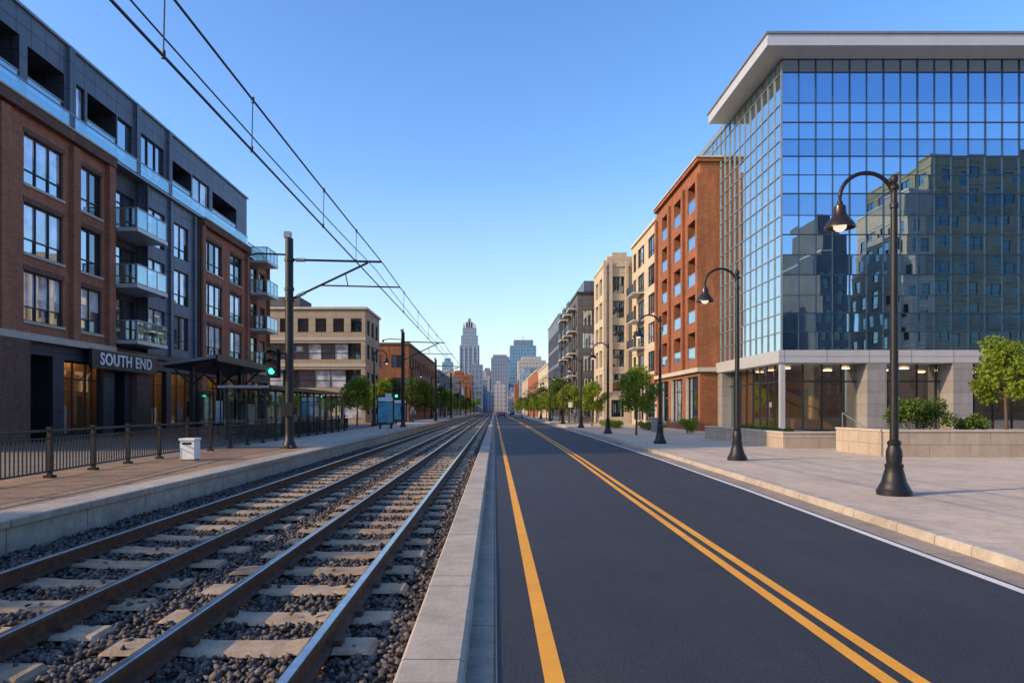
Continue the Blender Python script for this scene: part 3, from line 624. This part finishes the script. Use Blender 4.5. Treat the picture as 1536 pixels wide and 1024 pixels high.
# ------------------------------------------------------------------ skyline
def hazed_skymat(name,c,w,bw,rh,ms):  # aerial haze is put into the pale bluish base colours of far towers
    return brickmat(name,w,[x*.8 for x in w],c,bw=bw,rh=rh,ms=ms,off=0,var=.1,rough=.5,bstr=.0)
M['sk1']=hazed_skymat('hazed_tower_blue',(.28,.35,.45),(.17,.25,.37),2.2,3.6,.6)
M['sk2']=hazed_skymat('hazed_tower_glass',(.2,.35,.48),(.13,.27,.41),3,3.6,.4)
M['sk3']=hazed_skymat('hazed_tower_beige',(.44,.41,.39),(.21,.26,.33),3,3.6,1.0)
M['sk4']=hazed_skymat('hazed_tower_slate',(.2,.26,.35),(.15,.2,.3),2.5,3.6,.6)
def tower(name,px,w,h,y,m,steps=()):
    b=B(name); x0=px-w/2; b.box('shaft',m,x0,x0+w,y,y+w,0,h); z=h
    for f,dh in steps: b.box('setback',m,px-w*f/2,px+w*f/2,y+w*(1-f)/2,y+w*(1+f)/2,z,z+dh); z+=dh
    b.finish()
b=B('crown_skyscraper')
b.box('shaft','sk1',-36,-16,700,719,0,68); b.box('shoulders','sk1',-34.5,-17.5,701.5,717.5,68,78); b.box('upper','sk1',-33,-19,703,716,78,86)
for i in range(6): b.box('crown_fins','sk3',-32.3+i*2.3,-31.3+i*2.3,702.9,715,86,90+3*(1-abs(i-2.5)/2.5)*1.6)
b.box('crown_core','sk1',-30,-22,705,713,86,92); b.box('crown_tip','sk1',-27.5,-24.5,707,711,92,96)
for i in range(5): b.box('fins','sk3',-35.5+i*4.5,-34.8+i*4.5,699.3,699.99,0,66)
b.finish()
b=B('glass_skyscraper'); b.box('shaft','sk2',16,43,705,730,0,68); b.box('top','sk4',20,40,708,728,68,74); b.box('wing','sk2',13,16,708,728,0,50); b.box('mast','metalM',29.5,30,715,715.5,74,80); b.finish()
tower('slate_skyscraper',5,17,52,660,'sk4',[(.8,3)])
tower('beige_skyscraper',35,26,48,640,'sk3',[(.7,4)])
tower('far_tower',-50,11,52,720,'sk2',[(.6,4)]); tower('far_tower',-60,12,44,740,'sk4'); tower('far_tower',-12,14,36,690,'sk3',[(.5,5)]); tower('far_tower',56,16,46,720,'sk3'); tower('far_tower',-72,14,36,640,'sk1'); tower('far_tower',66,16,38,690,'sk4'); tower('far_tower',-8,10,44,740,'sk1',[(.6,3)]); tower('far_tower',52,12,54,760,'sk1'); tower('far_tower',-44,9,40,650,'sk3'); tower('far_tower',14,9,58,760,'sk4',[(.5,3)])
rr=random.Random(3)
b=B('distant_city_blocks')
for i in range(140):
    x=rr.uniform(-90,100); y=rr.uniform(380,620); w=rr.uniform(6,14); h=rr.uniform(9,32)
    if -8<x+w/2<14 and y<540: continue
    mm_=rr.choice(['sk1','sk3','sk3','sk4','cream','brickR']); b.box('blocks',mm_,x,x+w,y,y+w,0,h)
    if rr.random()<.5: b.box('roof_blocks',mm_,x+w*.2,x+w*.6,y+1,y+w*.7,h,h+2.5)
b.finish()

# ------------------------------------------------------------------ street lamps
b=B('street_lamp')
b.lathe('pedestal','black',0,0,[(0,.005),(.33,.005),(.33,.10),(.30,.13),(.29,.17),(.235,.27),(.20,.42),(.165,.55),(.175,.58),(.175,.62),(.14,.66),(.155,.80),(.15,.90),(.115,1.02),(.13,1.05),(.13,1.09),(.085,1.14)],24)
b.lathe('pole','black',0,0,[(.085,1.14),(.078,3.2),(.065,5.9),(.085,5.92),(.085,6.0),(.06,6.04),(.06,6.28),(.095,6.30),(.10,6.36),(.05,6.42),(.075,6.47),(.08,6.53),(.055,6.59),(0,6.62)],18)
pts=[(0,0,6.02)]
for i in range(19):
    t=i/18; an=math.radians(12+t*163); pts.append((-.57+.55*math.cos(an),0,6.12+.52*math.sin(an)))
b.tube('arm','black',pts,.042,10)
b.tube('arm','black',[(-1.118,0,6.17),(-1.12,0,5.98)],.035)
b.cyl('brace','black',(-.02,0,6.3),(-.12,0,6.42),.025)
b.lathe('shade','bronze',-1.12,0,[(0,6.07),(.05,6.06),(.07,5.98),(.115,5.95),(.125,5.80),(.17,5.72),(.25,5.62),(.30,5.53),(.305,5.50),(.28,5.50),(.15,5.68),(0,5.72)],22)
b.lathe('bulb','bulb',-1.12,0,[(.0,5.42),(.07,5.44),(.12,5.49),(.13,5.56),(.1,5.64)],14)
lamp=b.finish(smooth=('pedestal','pole','shade','bulb','arm'),loc=(8.25,14.1,.14))
for x,y in((8.42,23.7),(8.55,35.3),(8.3,50),(8.35,66),(8.4,84),(8.45,104),(8.5,126),(8.6,150),(8.7,176)): dup(lamp,(x,y,.14))
for x,y in((-10.6,60),(-10.2,84),(-10,108),(-9.8,134)): dup(lamp,(x,y,.45),math.pi)

# ------------------------------------------------------------------ catenary poles
b=B('catenary_pole')
b.lathe('pole','black',0,0,[(.0,.0),(.30,.0),(.30,.05),(.24,.06),(.22,.22),(.17,.28),(.16,.6),(.145,7.85),(0,7.88)],16)
for k in range(6):
    t=k*math.pi/3; b.cyl('anchor_bolts','metalM',(.26*math.cos(t),.26*math.sin(t),.05),(.26*math.cos(t),.26*math.sin(t),.12),.02)
for z in(5.5,5.9,7.0): b.cyl('collars','black',(0,0,z),(0,0,z+.12),.18)
b.tube('cantilever','black',[(.1,0,7.06),(3.45,0,6.98)],.042); b.tube('cantilever','black',[(.1,0,5.6),(2.95,0,6.95)],.042)
b.tube('registration_arm','black',[(1.15,0,6.1),(4.15,0,6.03)],.028); b.tube('registration_arm','black',[(2.1,0,6.55),(2.2,0,6.08)],.02)
b.tube('back_arm','black',[(-.1,0,7.25),(-1.2,0,7.3),(-1.65,0,7.2)],.035); b.cyl('insulators','metalM',(.25,0,7.055),(.6,0,7.047),.07); b.cyl('insulators','metalM',(.3,0,5.69),(.58,0,5.83),.07)
b.box('floodlight','metalM',-.18,.06,-.12,.12,7.88,8.1); b.tube('camera_arm','metalM',[(.1,0,3.6),(.45,0,3.6)],.03); b.box('camera_arm_head','metalM',.3,.48,-.1,.12,3.62,3.8)
b.cyl('arm_lamp','black',(-1.65,0,7.2),(-1.65,0,7.05),.09); b.box('junction_box','black',-.18,.18,-.28,-.15,1.2,1.7)
cp=b.finish(smooth=('pole',),loc=(-7.7,25.6,.45))
for y in(56.6,88,119,150,181,215,250): dup(cp,(-7.6,y,.45))
b=B('traffic_signal')
b.box('housing','black',-.19,.19,-.12,.12,2.35,3.35); b.tube('bracket','black',[(.19,0,3.2),(.5,.1,3.2)],.03); b.tube('bracket','black',[(.19,0,2.5),(.5,.1,2.5)],.03); b.box('back_plate','black',-.26,.26,.121,.13,2.28,3.42)
for z,mm in((3.18,'redoff'),(2.85,'redoff'),(2.52,'green')):
    b.cyl('lens_'+mm,mm,(0,-.12,z),(0,-.135,z),.11,n=20)
    vs=[]
    for i in range(11):
        t=math.pi*i/10; vs+=[(.13*math.cos(t),-.12,z+.13*math.sin(t)),(.13*math.cos(t),-.32,z+.12*math.sin(t))]
    b.add('visors','black',vs,[(2*i,2*i+1,2*i+3,2*i+2) for i in range(10)])
ts=b.finish(loc=(-8.28,25.45,.8)); dup(ts,(-8.1,56.4,.5))
def wire(name,x,zf,r,y0=-6,y1=250):
    b=B(name); ys=[y0+(y1-y0)*i/120 for i in range(121)]
    b.tube('wire','cable',[(x,y,zf(y)) for y in ys],r,5); return b
per=31.
def sag(y,s): t=((y-25.6)%per)/per; return s*4*t*(1-t)
w=wire('overhead_messenger_wire',-4.25,lambda y:7.45-sag(y,.12),.02); w.finish()
w=wire('overhead_feeder_wire',-4.5,lambda y:7.2-sag(y,.25),.014); w.finish()
w=wire('overhead_contact_wire',-4.27,lambda y:6.45,.022)
for y in (12,8.8,17,21,32,38,44,50,62,70,78):
    w.tube('droppers','cable',[(-4.25,y,7.45-sag(y,.12)),(-4.27,y,6.45)],.010,4); w.cyl('dropper_clamps','cable',(-4.27,y,6.42),(-4.27,y,6.52),.03,n=6); w.cyl('dropper_clamps','cable',(-4.25,y,7.4-sag(y,.12)),(-4.25,y,7.5-sag(y,.12)),.03,n=6)
w.finish()

# ------------------------------------------------------------------ fence
b=B('platform_fence')
fp=[(-9.2,5),(-9.3,13),(-9.9,19),(-10.1,30),(-10.3,48)]
def fx(Y): return float(np.interp(Y,[p[1] for p in fp],[p[0] for p in fp]))
y=5.
while y<48:
    y2=min(y+1.9,48); x0,x1=fx(y),fx(y2); z0=.45
    b.box('posts','black',x0-.04,x0+.04,y-.04,y+.04,z0,z0+1.05); b.box('post_bases','black',x0-.09,x0+.09,y-.09,y+.09,z0,z0+.06); b.box('post_caps','black',x0-.05,x0+.05,y-.05,y+.05,z0+1.05,z0+1.08)
    for z,r in((1.0,.028),(.84,.016),(.14,.02)): b.cyl('rails','black',(x0,y,z0+z),(x1,y2,z0+z),r,n=6)
    n=14
    for i in range(1,n):
        t=i/n; X_=x0+(x1-x0)*t;Y_=y+(y2-y)*t; b.box('pickets','black',X_-.01,X_+.01,Y_-.01,Y_+.01,z0+.14,z0+.84)
    y=y2
b.finish()
b=B('litter_bin')
b.box('body','white',-.2,.2,-.2,.2,.04,.56); b.box('plinth','metalM',-.18,.18,-.18,.18,0,.04); b.box('lid','white',-.225,.225,-.225,.225,.575,.63); b.box('slot','dark',-.13,.13,-.204,-.2005,.45,.52); b.box('neck','metalM',-.18,.18,-.18,.18,.56,.575)
b.finish(loc=(-8.7,19.5,.455))
# canopy
b=B('station_canopy')
b.hexa('roof','metalM',[(-17.2,35.1,4.15),(-14.3,35.1,4.55),(-14.3,43.8,4.45),(-17.2,43.8,4.05),(-17.2,35.1,4.3),(-14.3,35.1,4.7),(-14.3,43.8,4.6),(-17.2,43.8,4.2)])
b.hexa('underside_panel','frame',[(-17.1,35.3,4.08),(-14.4,35.3,4.46),(-14.4,43.6,4.36),(-17.1,43.6,3.98),(-17.1,35.3,4.14),(-14.4,35.3,4.52),(-14.4,43.6,4.42),(-17.1,43.6,4.04)])
b.hexa('fascia','frame',[(-14.29,35,4.4),(-14.2,35,4.4),(-14.2,43.9,4.3),(-14.29,43.9,4.3),(-14.29,35,4.74),(-14.2,35,4.74),(-14.2,43.9,4.64),(-14.29,43.9,4.64)])
for y in(36.1,39.6,42.9):
    b.box('posts','frame',-16.1,-15.9,y-.1,y+.1,.45,4.15); b.tube('struts','frame',[(-16,y,3.2),(-14.7,y,4.36)],.05); b.tube('struts','frame',[(-16,y,3.2),(-16.9,y,4.0)],.05)
for y in (37.8,41.2): b.box('glass_screen','balg',-16.03,-15.99,y-1,y+1,.8,2.9); b.box('screen_frame','frame',-16.05,-15.95,y-1.05,y-1,.45,2.95);b.box('screen_frame','frame',-16.05,-15.95,y+1,y+1.05,.45,2.95);b.box('screen_frame','frame',-16.05,-15.95,y-1,y+1,2.9,2.96)
b.box('info_board','white',-15.94,-15.9,39.0,39.9,1.1,2.4)
b.finish()
b=B('tram_stop_shelter')
b.box('roof','stone',-13.4,-10.9,33,48.6,2.95,3.07); b.box('roof_edge','frame',-10.9,-10.8,33,48.6,2.9,3.09)
y=33.4
while y<48.5:
    b.box('posts','frame',-11.25,-11.15,y-.04,y+.04,.45,2.95); b.box('posts','frame',-13.15,-13.05,y-.04,y+.04,.45,2.95)
    if y<47: b.box('panes','balg',-13.1,-13.08,y+.05,y+1.4,.7,2.75); b.box('pane_rail','frame',-13.12,-13.06,y+.05,y+1.4,.62,.69)
    if int(y*2)%3==0: b.box('panes','balg',-11.21,-11.19,y+.05,y+1.4,.7,2.75)
    y+=1.48
for y in(36,41,45): b.box('bench_seat','wood',-12.9,-12.4,y,y+1.8,.88,.94); b.box('bench_legs','frame',-12.8,-12.5,y+.1,y+.16,.45,.88); b.box('bench_legs','frame',-12.8,-12.5,y+1.6,y+1.66,.45,.88); b.box('poster','white',-13.06,-13.04,y+.2,y+1.1,1.1,2.2)
b.finish()
M['poster']=plain('blue_poster',(.08,.30,.42),.3,0,.5,1.5,0)
b=B('advertising_kiosk')
b.box('case','black',-.65,.65,-.12,.12,.3,2.5); b.box('poster','poster',-.56,.56,-.126,-.121,.45,2.0); b.box('header','white',-.56,.56,-.126,-.121,2.08,2.38); b.box('leg_a','black',-.5,-.35,-.08,.08,0,.3); b.box('leg_b','black',.35,.5,-.08,.08,0,.3)
k_=b.finish(loc=(-8.3,52,.455)); dup(k_,(-9.4,68,.455))
b=B('route_sign'); b.cyl('post','metalM',(0,0,0),(0,0,2.6),.035); b.box('panel','white',-.22,.22,-.05,-.037,2.0,2.55); b.box('panel_back','metalM',-.22,.22,-.036,-.03,2.0,2.55); rs=b.finish(loc=(-7.3,47,.455)); dup(rs,(8.2,74,.14))
b=B('utility_cabinet'); b.box('body','metalM',-.4,.4,-.25,.25,.05,1.1); b.box('top','metalM',-.43,.43,-.28,.28,1.1,1.14); b.box('base','stone',-.45,.45,-.3,.3,0,.05); b.box('door_seam','dark',-.005,.005,-.253,-.2505,.1,1.05); b.finish(loc=(12.4,52,.14))

# ------------------------------------------------------------------ trees
def leaves(n,centers,rad,size,seed):
    r=np.random.default_rng(seed); c=np.array(centers)[r.integers(0,len(centers),n)]
    d=r.normal(size=(n,3)); d/=np.linalg.norm(d,axis=1)[:,None]; rr_=rad*r.random(n)**.45
    p=c+d*rr_[:,None]*np.array([1,1,.8]); s=size*r.uniform(.6,1.3,n)
    u=r.normal(size=(n,3)); u/=np.linalg.norm(u,axis=1)[:,None]; w=r.normal(size=(n,3)); v=np.cross(u,w); v/=np.linalg.norm(v,axis=1)[:,None]
    vs=np.stack([p-u*s[:,None],p+v*s[:,None]*.55,p+u*s[:,None],p-v*s[:,None]*.55],1).reshape(-1,3)
    return [tuple(q) for q in vs],[(4*i,4*i+1,4*i+2,4*i+3) for i in range(n)]
def maketree(seed,H=4.6,R=1.35,n=5600,mat='leaf',size=.09,name='street_tree'):
    r=random.Random(seed); b=B(name); th=H*.33
    b.cyl('trunk','bark',(0,0,-.05),(.03,.02,th),.085,.06,9); b.cyl('trunk','bark',(.03,.02,th),(0,0,H*.75),.06,.02,8)
    cs=[]
    for i in range(17):
        an=i*2.4+r.uniform(-.3,.3); t=(i+.5)/17; z=th+.25+(H-th-.5)*t; rad=R*math.sin(math.pi*(.18+.72*t))*r.uniform(.45,.95)
        e=(rad*math.cos(an),rad*math.sin(an),z); cs.append(e); zb=th+(z-th)*.45
        b.cyl('limbs','bark',(0,0,zb-.1),e,.03,.01,5)
    v,f=leaves(n,cs,R*.40,size,seed); b.add('crown',mat,v,f)
    return b
t1=maketree(1,H=4.7,R=1.5).finish(loc=(9.75,47,.14))
t2=maketree(5,H=4.4,R=1.5).finish(loc=(-12.3,61,.45)); t3=maketree(9,H=5.2,R=1.5,mat='leafd').finish(loc=(-12.3,82,.45))
pos=[(10.4,73),(9.6,88),(9.5,100),(9.5,112),(9.4,124),(9.5,138),(9.6,152),(9.8,168),(9.8,186),(10,205),(10,228),(10,255),(10,290)]
for i,(x,y) in enumerate(pos): dup([t1,t2,t3][i%3],(x,y,.14),i*1.3,1.0+.12*(i%3))
pos=[(-11.8,70),(-11.5,94),(-10.8,106),(-10.6,118),(-10.4,131),(-10.2,146),(-10.2,162),(-10,180),(-10,200),(-10,225),(-10,255),(-10,290)]
for i,(x,y) in enumerate(pos): dup([t2,t3,t1][i%3],(x,y,.4),i*1.7,1.05+.1*(i%3))
dup(t2,(20.4,27.2,1.0),2.,.85)
dup(t1,(23.5,27.2,1.0),4.,.8)
for x,y,s in((-14,-3.5,1.5),(-16.5,4.5,1.3)): dup(t3,(x,y,.45),x,s)  # out-of-view trees, added to throw dappled shade over platform and tracks
def bush(name,loc,w,d,h,n,seed,mat='leaf'):
    r=random.Random(seed); b=B(name); cs=[]
    k=max(5,int(w*d*5))
    for i in range(k):
        e=(r.uniform(-w/2,w/2)*.8,r.uniform(-d/2,d/2)*.8,h*r.uniform(.25,.72)); cs.append(e); b.cyl('stems','bark',(e[0]*.5,e[1]*.5,0),e,.015,.006,4)
    v,f=leaves(n,cs,min(.4,h*.4),.06,seed); b.add('foliage',mat,v,f); return b.finish(loc=loc)
bush('shrub',(17.0,27.2,1.0),2.3,1.4,1.6,4500,3,'leafd'); bush('shrub',(19.0,27.3,1.0),1.3,1.2,.8,1500,4,'leafd'); bush('shrub',(22.5,27,1.0),2.,1.2,.7,1800,14,'leafd')
bush('shrub',(14.3,50,.14),1.2,1.2,1.2,1800,5); bush('hedge',(13.2,58,.14),1.,10,.8,4000,6,'leafd'); bush('hedge',(14.4,37,.75),1.4,9,.25,2500,7,'leafd')
bush('hedge',(11.6,68,.14),1.,12,.8,4000,8)
r=random.Random(8); cs=[]
for i in range(260):
    x=r.uniform(-130,130); y=r.uniform(300,370)
    if abs(x-2)<9: continue
    cs.append((x,y,r.uniform(1,6.5)))
v,f=leaves(26000,cs,2.6,.5,77); single('distant_trees','leafd',v,f)

# ------------------------------------------------------------------ cars
def car(name,col,loc,rot=0):
    M[name+'p']=plain('car_paint_'+name,col,.25,.3,.05,2,.0)
    b=B('car'); mt=name+'p'
    prof=[(-2.2,.35),(-2.25,.75),(-2.1,.92),(-1.35,1.0),(-.75,1.42),(.75,1.45),(1.45,1.0),(2.1,.9),(2.22,.6),(2.2,.35)]
    n=len(prof); vs=[]
    for x in(-.88,.88):
        for y,z in prof:
            k=.86 if (z>1.1) else 1; vs.append((x*k,y,z))
    b.add('body',mt,vs,[tuple(range(n)),tuple(range(2*n-1,n-1,-1))]+[(i,(i+1)%n,n+(i+1)%n,n+i) for i in range(n)])
    for s in(-1,1):
        b.add('side_windows','g3',[(s*.885,-1.15,1.02),(s*.885,1.2,1.02),(s*.785,.68,1.38),(s*.785,-.68,1.36)],[(0,1,2,3)])
        for y in(-1.35,1.4): b.cyl('wheels','black',(s*.9,y,.33),(s*.7,y,.33),.33,n=18)
        b.box('tail_lights','redoff',s*.75-.1,s*.75+.1,-2.262,-2.23,.7,.85)
    b.add('rear_window','g3',[(-.72,-1.31,1.04),(.72,-1.31,1.04),(.66,-.8,1.41),(-.66,-.8,1.41)],[(0,1,2,3)])
    b.add('windscreen','g3',[(-.72,1.42,1.04),(.72,1.42,1.04),(.66,.8,1.44),(-.66,.8,1.44)],[(0,1,2,3)])
    b.finish(loc=loc,rot=rot)
car('a',(.4,.4,.42),(5.3,150,0)); car('b',(.25,.03,.02),(1.9,175,0),math.pi); car('c',(.05,.06,.08),(5.5,205,0))

# ------------------------------------------------------------------ people
def person(loc,rot,shirt,pants):
    e=bpy.data.objects.new('pedestrian',None); COL.objects.link(e); e.location=loc; e.rotation_euler[2]=rot
    def skin(nm,pts,edges,rad,mat):
        me=bpy.data.meshes.new(nm); me.from_pydata(pts,edges,[]); o=bpy.data.objects.new(nm,me); COL.objects.link(o); o.parent=e
        o.modifiers.new('Skin','SKIN'); me=o.data
        sv=me.skin_vertices[0].data
        for i,r_ in enumerate(rad): sv[i].radius=(r_,r_*.8)
        sv[0].use_root=True; s=o.modifiers.new('Sub','SUBSURF'); s.levels=1; s.render_levels=2; me.materials.append(M[mat])
    skin('legs',[(0,0,.95),(-.09,0,.9),(-.1,.14,.5),(-.1,.05,.1),(-.1,.2,.04),(.09,0,.9),(.1,.1,.5),(.1,-.2,.12),(.1,-.08,.05)],[(0,1),(1,2),(2,3),(3,4),(0,5),(5,6),(6,7),(7,8)],[.13,.1,.07,.045,.04,.1,.07,.045,.04],pants)
    skin('torso_arms',[(0,0,.98),(0,0,1.2),(0,0,1.42),(-.19,0,1.4),(-.25,-.05,1.12),(-.25,.1,.9),(.19,0,1.4),(.25,.05,1.12),(.24,.18,.92)],[(0,1),(1,2),(2,3),(3,4),(4,5),(2,6),(6,7),(7,8)],[.14,.135,.13,.065,.048,.035,.065,.048,.035],shirt)
    skin('head_neck',[(0,0,1.45),(0,.01,1.54),(0,.02,1.64),(0,.02,1.72)],[(0,1),(1,2),(2,3)],[.055,.055,.095,.08],'skin')
    skin('hair',[(0,-.02,1.70),(0,-.02,1.77)],[(0,1)],[.095,.06],'bark')
M['skin']=plain('skin',(.45,.27,.19),.6,0,.05); M['shirtA']=plain('shirt_blue',(.06,.1,.2),.8); M['shirtB']=plain('shirt_pale',(.5,.48,.45),.8); M['jeans']=plain('jeans',(.03,.04,.07),.8)
for p in(((-8.9,74,.455),.2,'shirtA','jeans'),((-9.2,77,.455),3.2,'shirtB','jeans'),((-8.2,96,.455),0,'shirtB','jeans'),((9.4,80,.14),3.1,'shirtA','jeans')): person(*p)

# ------------------------------------------------------------------ light, world, camera
EL=math.radians(25); d=Vector((.95,.31,0)).normalized()*math.cos(EL); d.z=-math.sin(EL)
L=bpy.data.lights.new('sun','SUN'); L.energy=5.0; L.angle=math.radians(.5); L.color=(1,.70,.40)
o=bpy.data.objects.new('sun',L); COL.objects.link(o); o.rotation_euler=d.to_track_quat('-Z','Y').to_euler(); o.location=(-60,-20,40)
w=bpy.data.worlds.new('World'); scene.world=w; w.use_nodes=True; nt=w.node_tree; nt.nodes.clear()
out=N(nt,'ShaderNodeOutputWorld'); bg=N(nt,'ShaderNodeBackground'); bg.inputs[1].default_value=.15
sky=N(nt,'ShaderNodeTexSky'); sky.sky_type='NISHITA'; sky.sun_disc=False; sky.sun_elevation=EL; sky.sun_rotation=math.atan2(-d.x,-d.y)%(2*math.pi); sky.air_density=1.0; sky.dust_density=1.0; sky.ozone_density=1.6
hs=N(nt,'ShaderNodeHueSaturation'); hs.inputs['Saturation'].default_value=1.28; hs.inputs['Value'].default_value=2.05; hs.inputs['Hue'].default_value=.508; nt.links.new(sky.outputs[0],hs.inputs['Color'])
tc=N(nt,'ShaderNodeTexCoord'); mp=N(nt,'ShaderNodeMapping'); mp.inputs['Scale'].default_value=(1,1,4.5); nt.links.new(tc.outputs['Generated'],mp.inputs[0])
sp_=N(nt,'ShaderNodeSeparateXYZ'); nt.links.new(tc.outputs['Generated'],sp_.inputs[0])
# horizon haze
hz=ramp(nt,sp_.outputs[2],.0,.32,(.6,.6,.6),(0,0,0))
hc=mixcol(nt,hz,hs.outputs[0],(4.1,4.8,5.6))
cf=ramp(nt,noise(nt,mp.outputs[0],6,8,.6),.54,.70)
lowf=ramp(nt,sp_.outputs[2],.09,.17,(1,1,1),(0,0,0)); mm=N(nt,'ShaderNodeMath',operation='MULTIPLY'); nt.links.new(cf,mm.inputs[0]); nt.links.new(lowf,mm.inputs[1])
m2=N(nt,'ShaderNodeMath',operation='MULTIPLY'); m2.inputs[1].default_value=.5; nt.links.new(mm.outputs[0],m2.inputs[0])
cc=mixcol(nt,m2.outputs[0],hc,(6.6,6.0,5.7))
nt.links.new(cc,bg.inputs[0]); nt.links.new(bg.outputs[0],out.inputs[0])
cam=bpy.data.cameras.new('camera'); cam.sensor_width=36; cam.lens=24; cam.shift_x=26/1536; cam.shift_y=102/1536; cam.clip_end=6000; cam.clip_start=.1
co=bpy.data.objects.new('camera',cam); COL.objects.link(co); co.location=(0,0,1.9); co.rotation_euler=(math.pi/2,0,0); scene.camera=co
scene.view_settings.view_transform='Standard'; scene.view_settings.look='None'; scene.view_settings.exposure=0
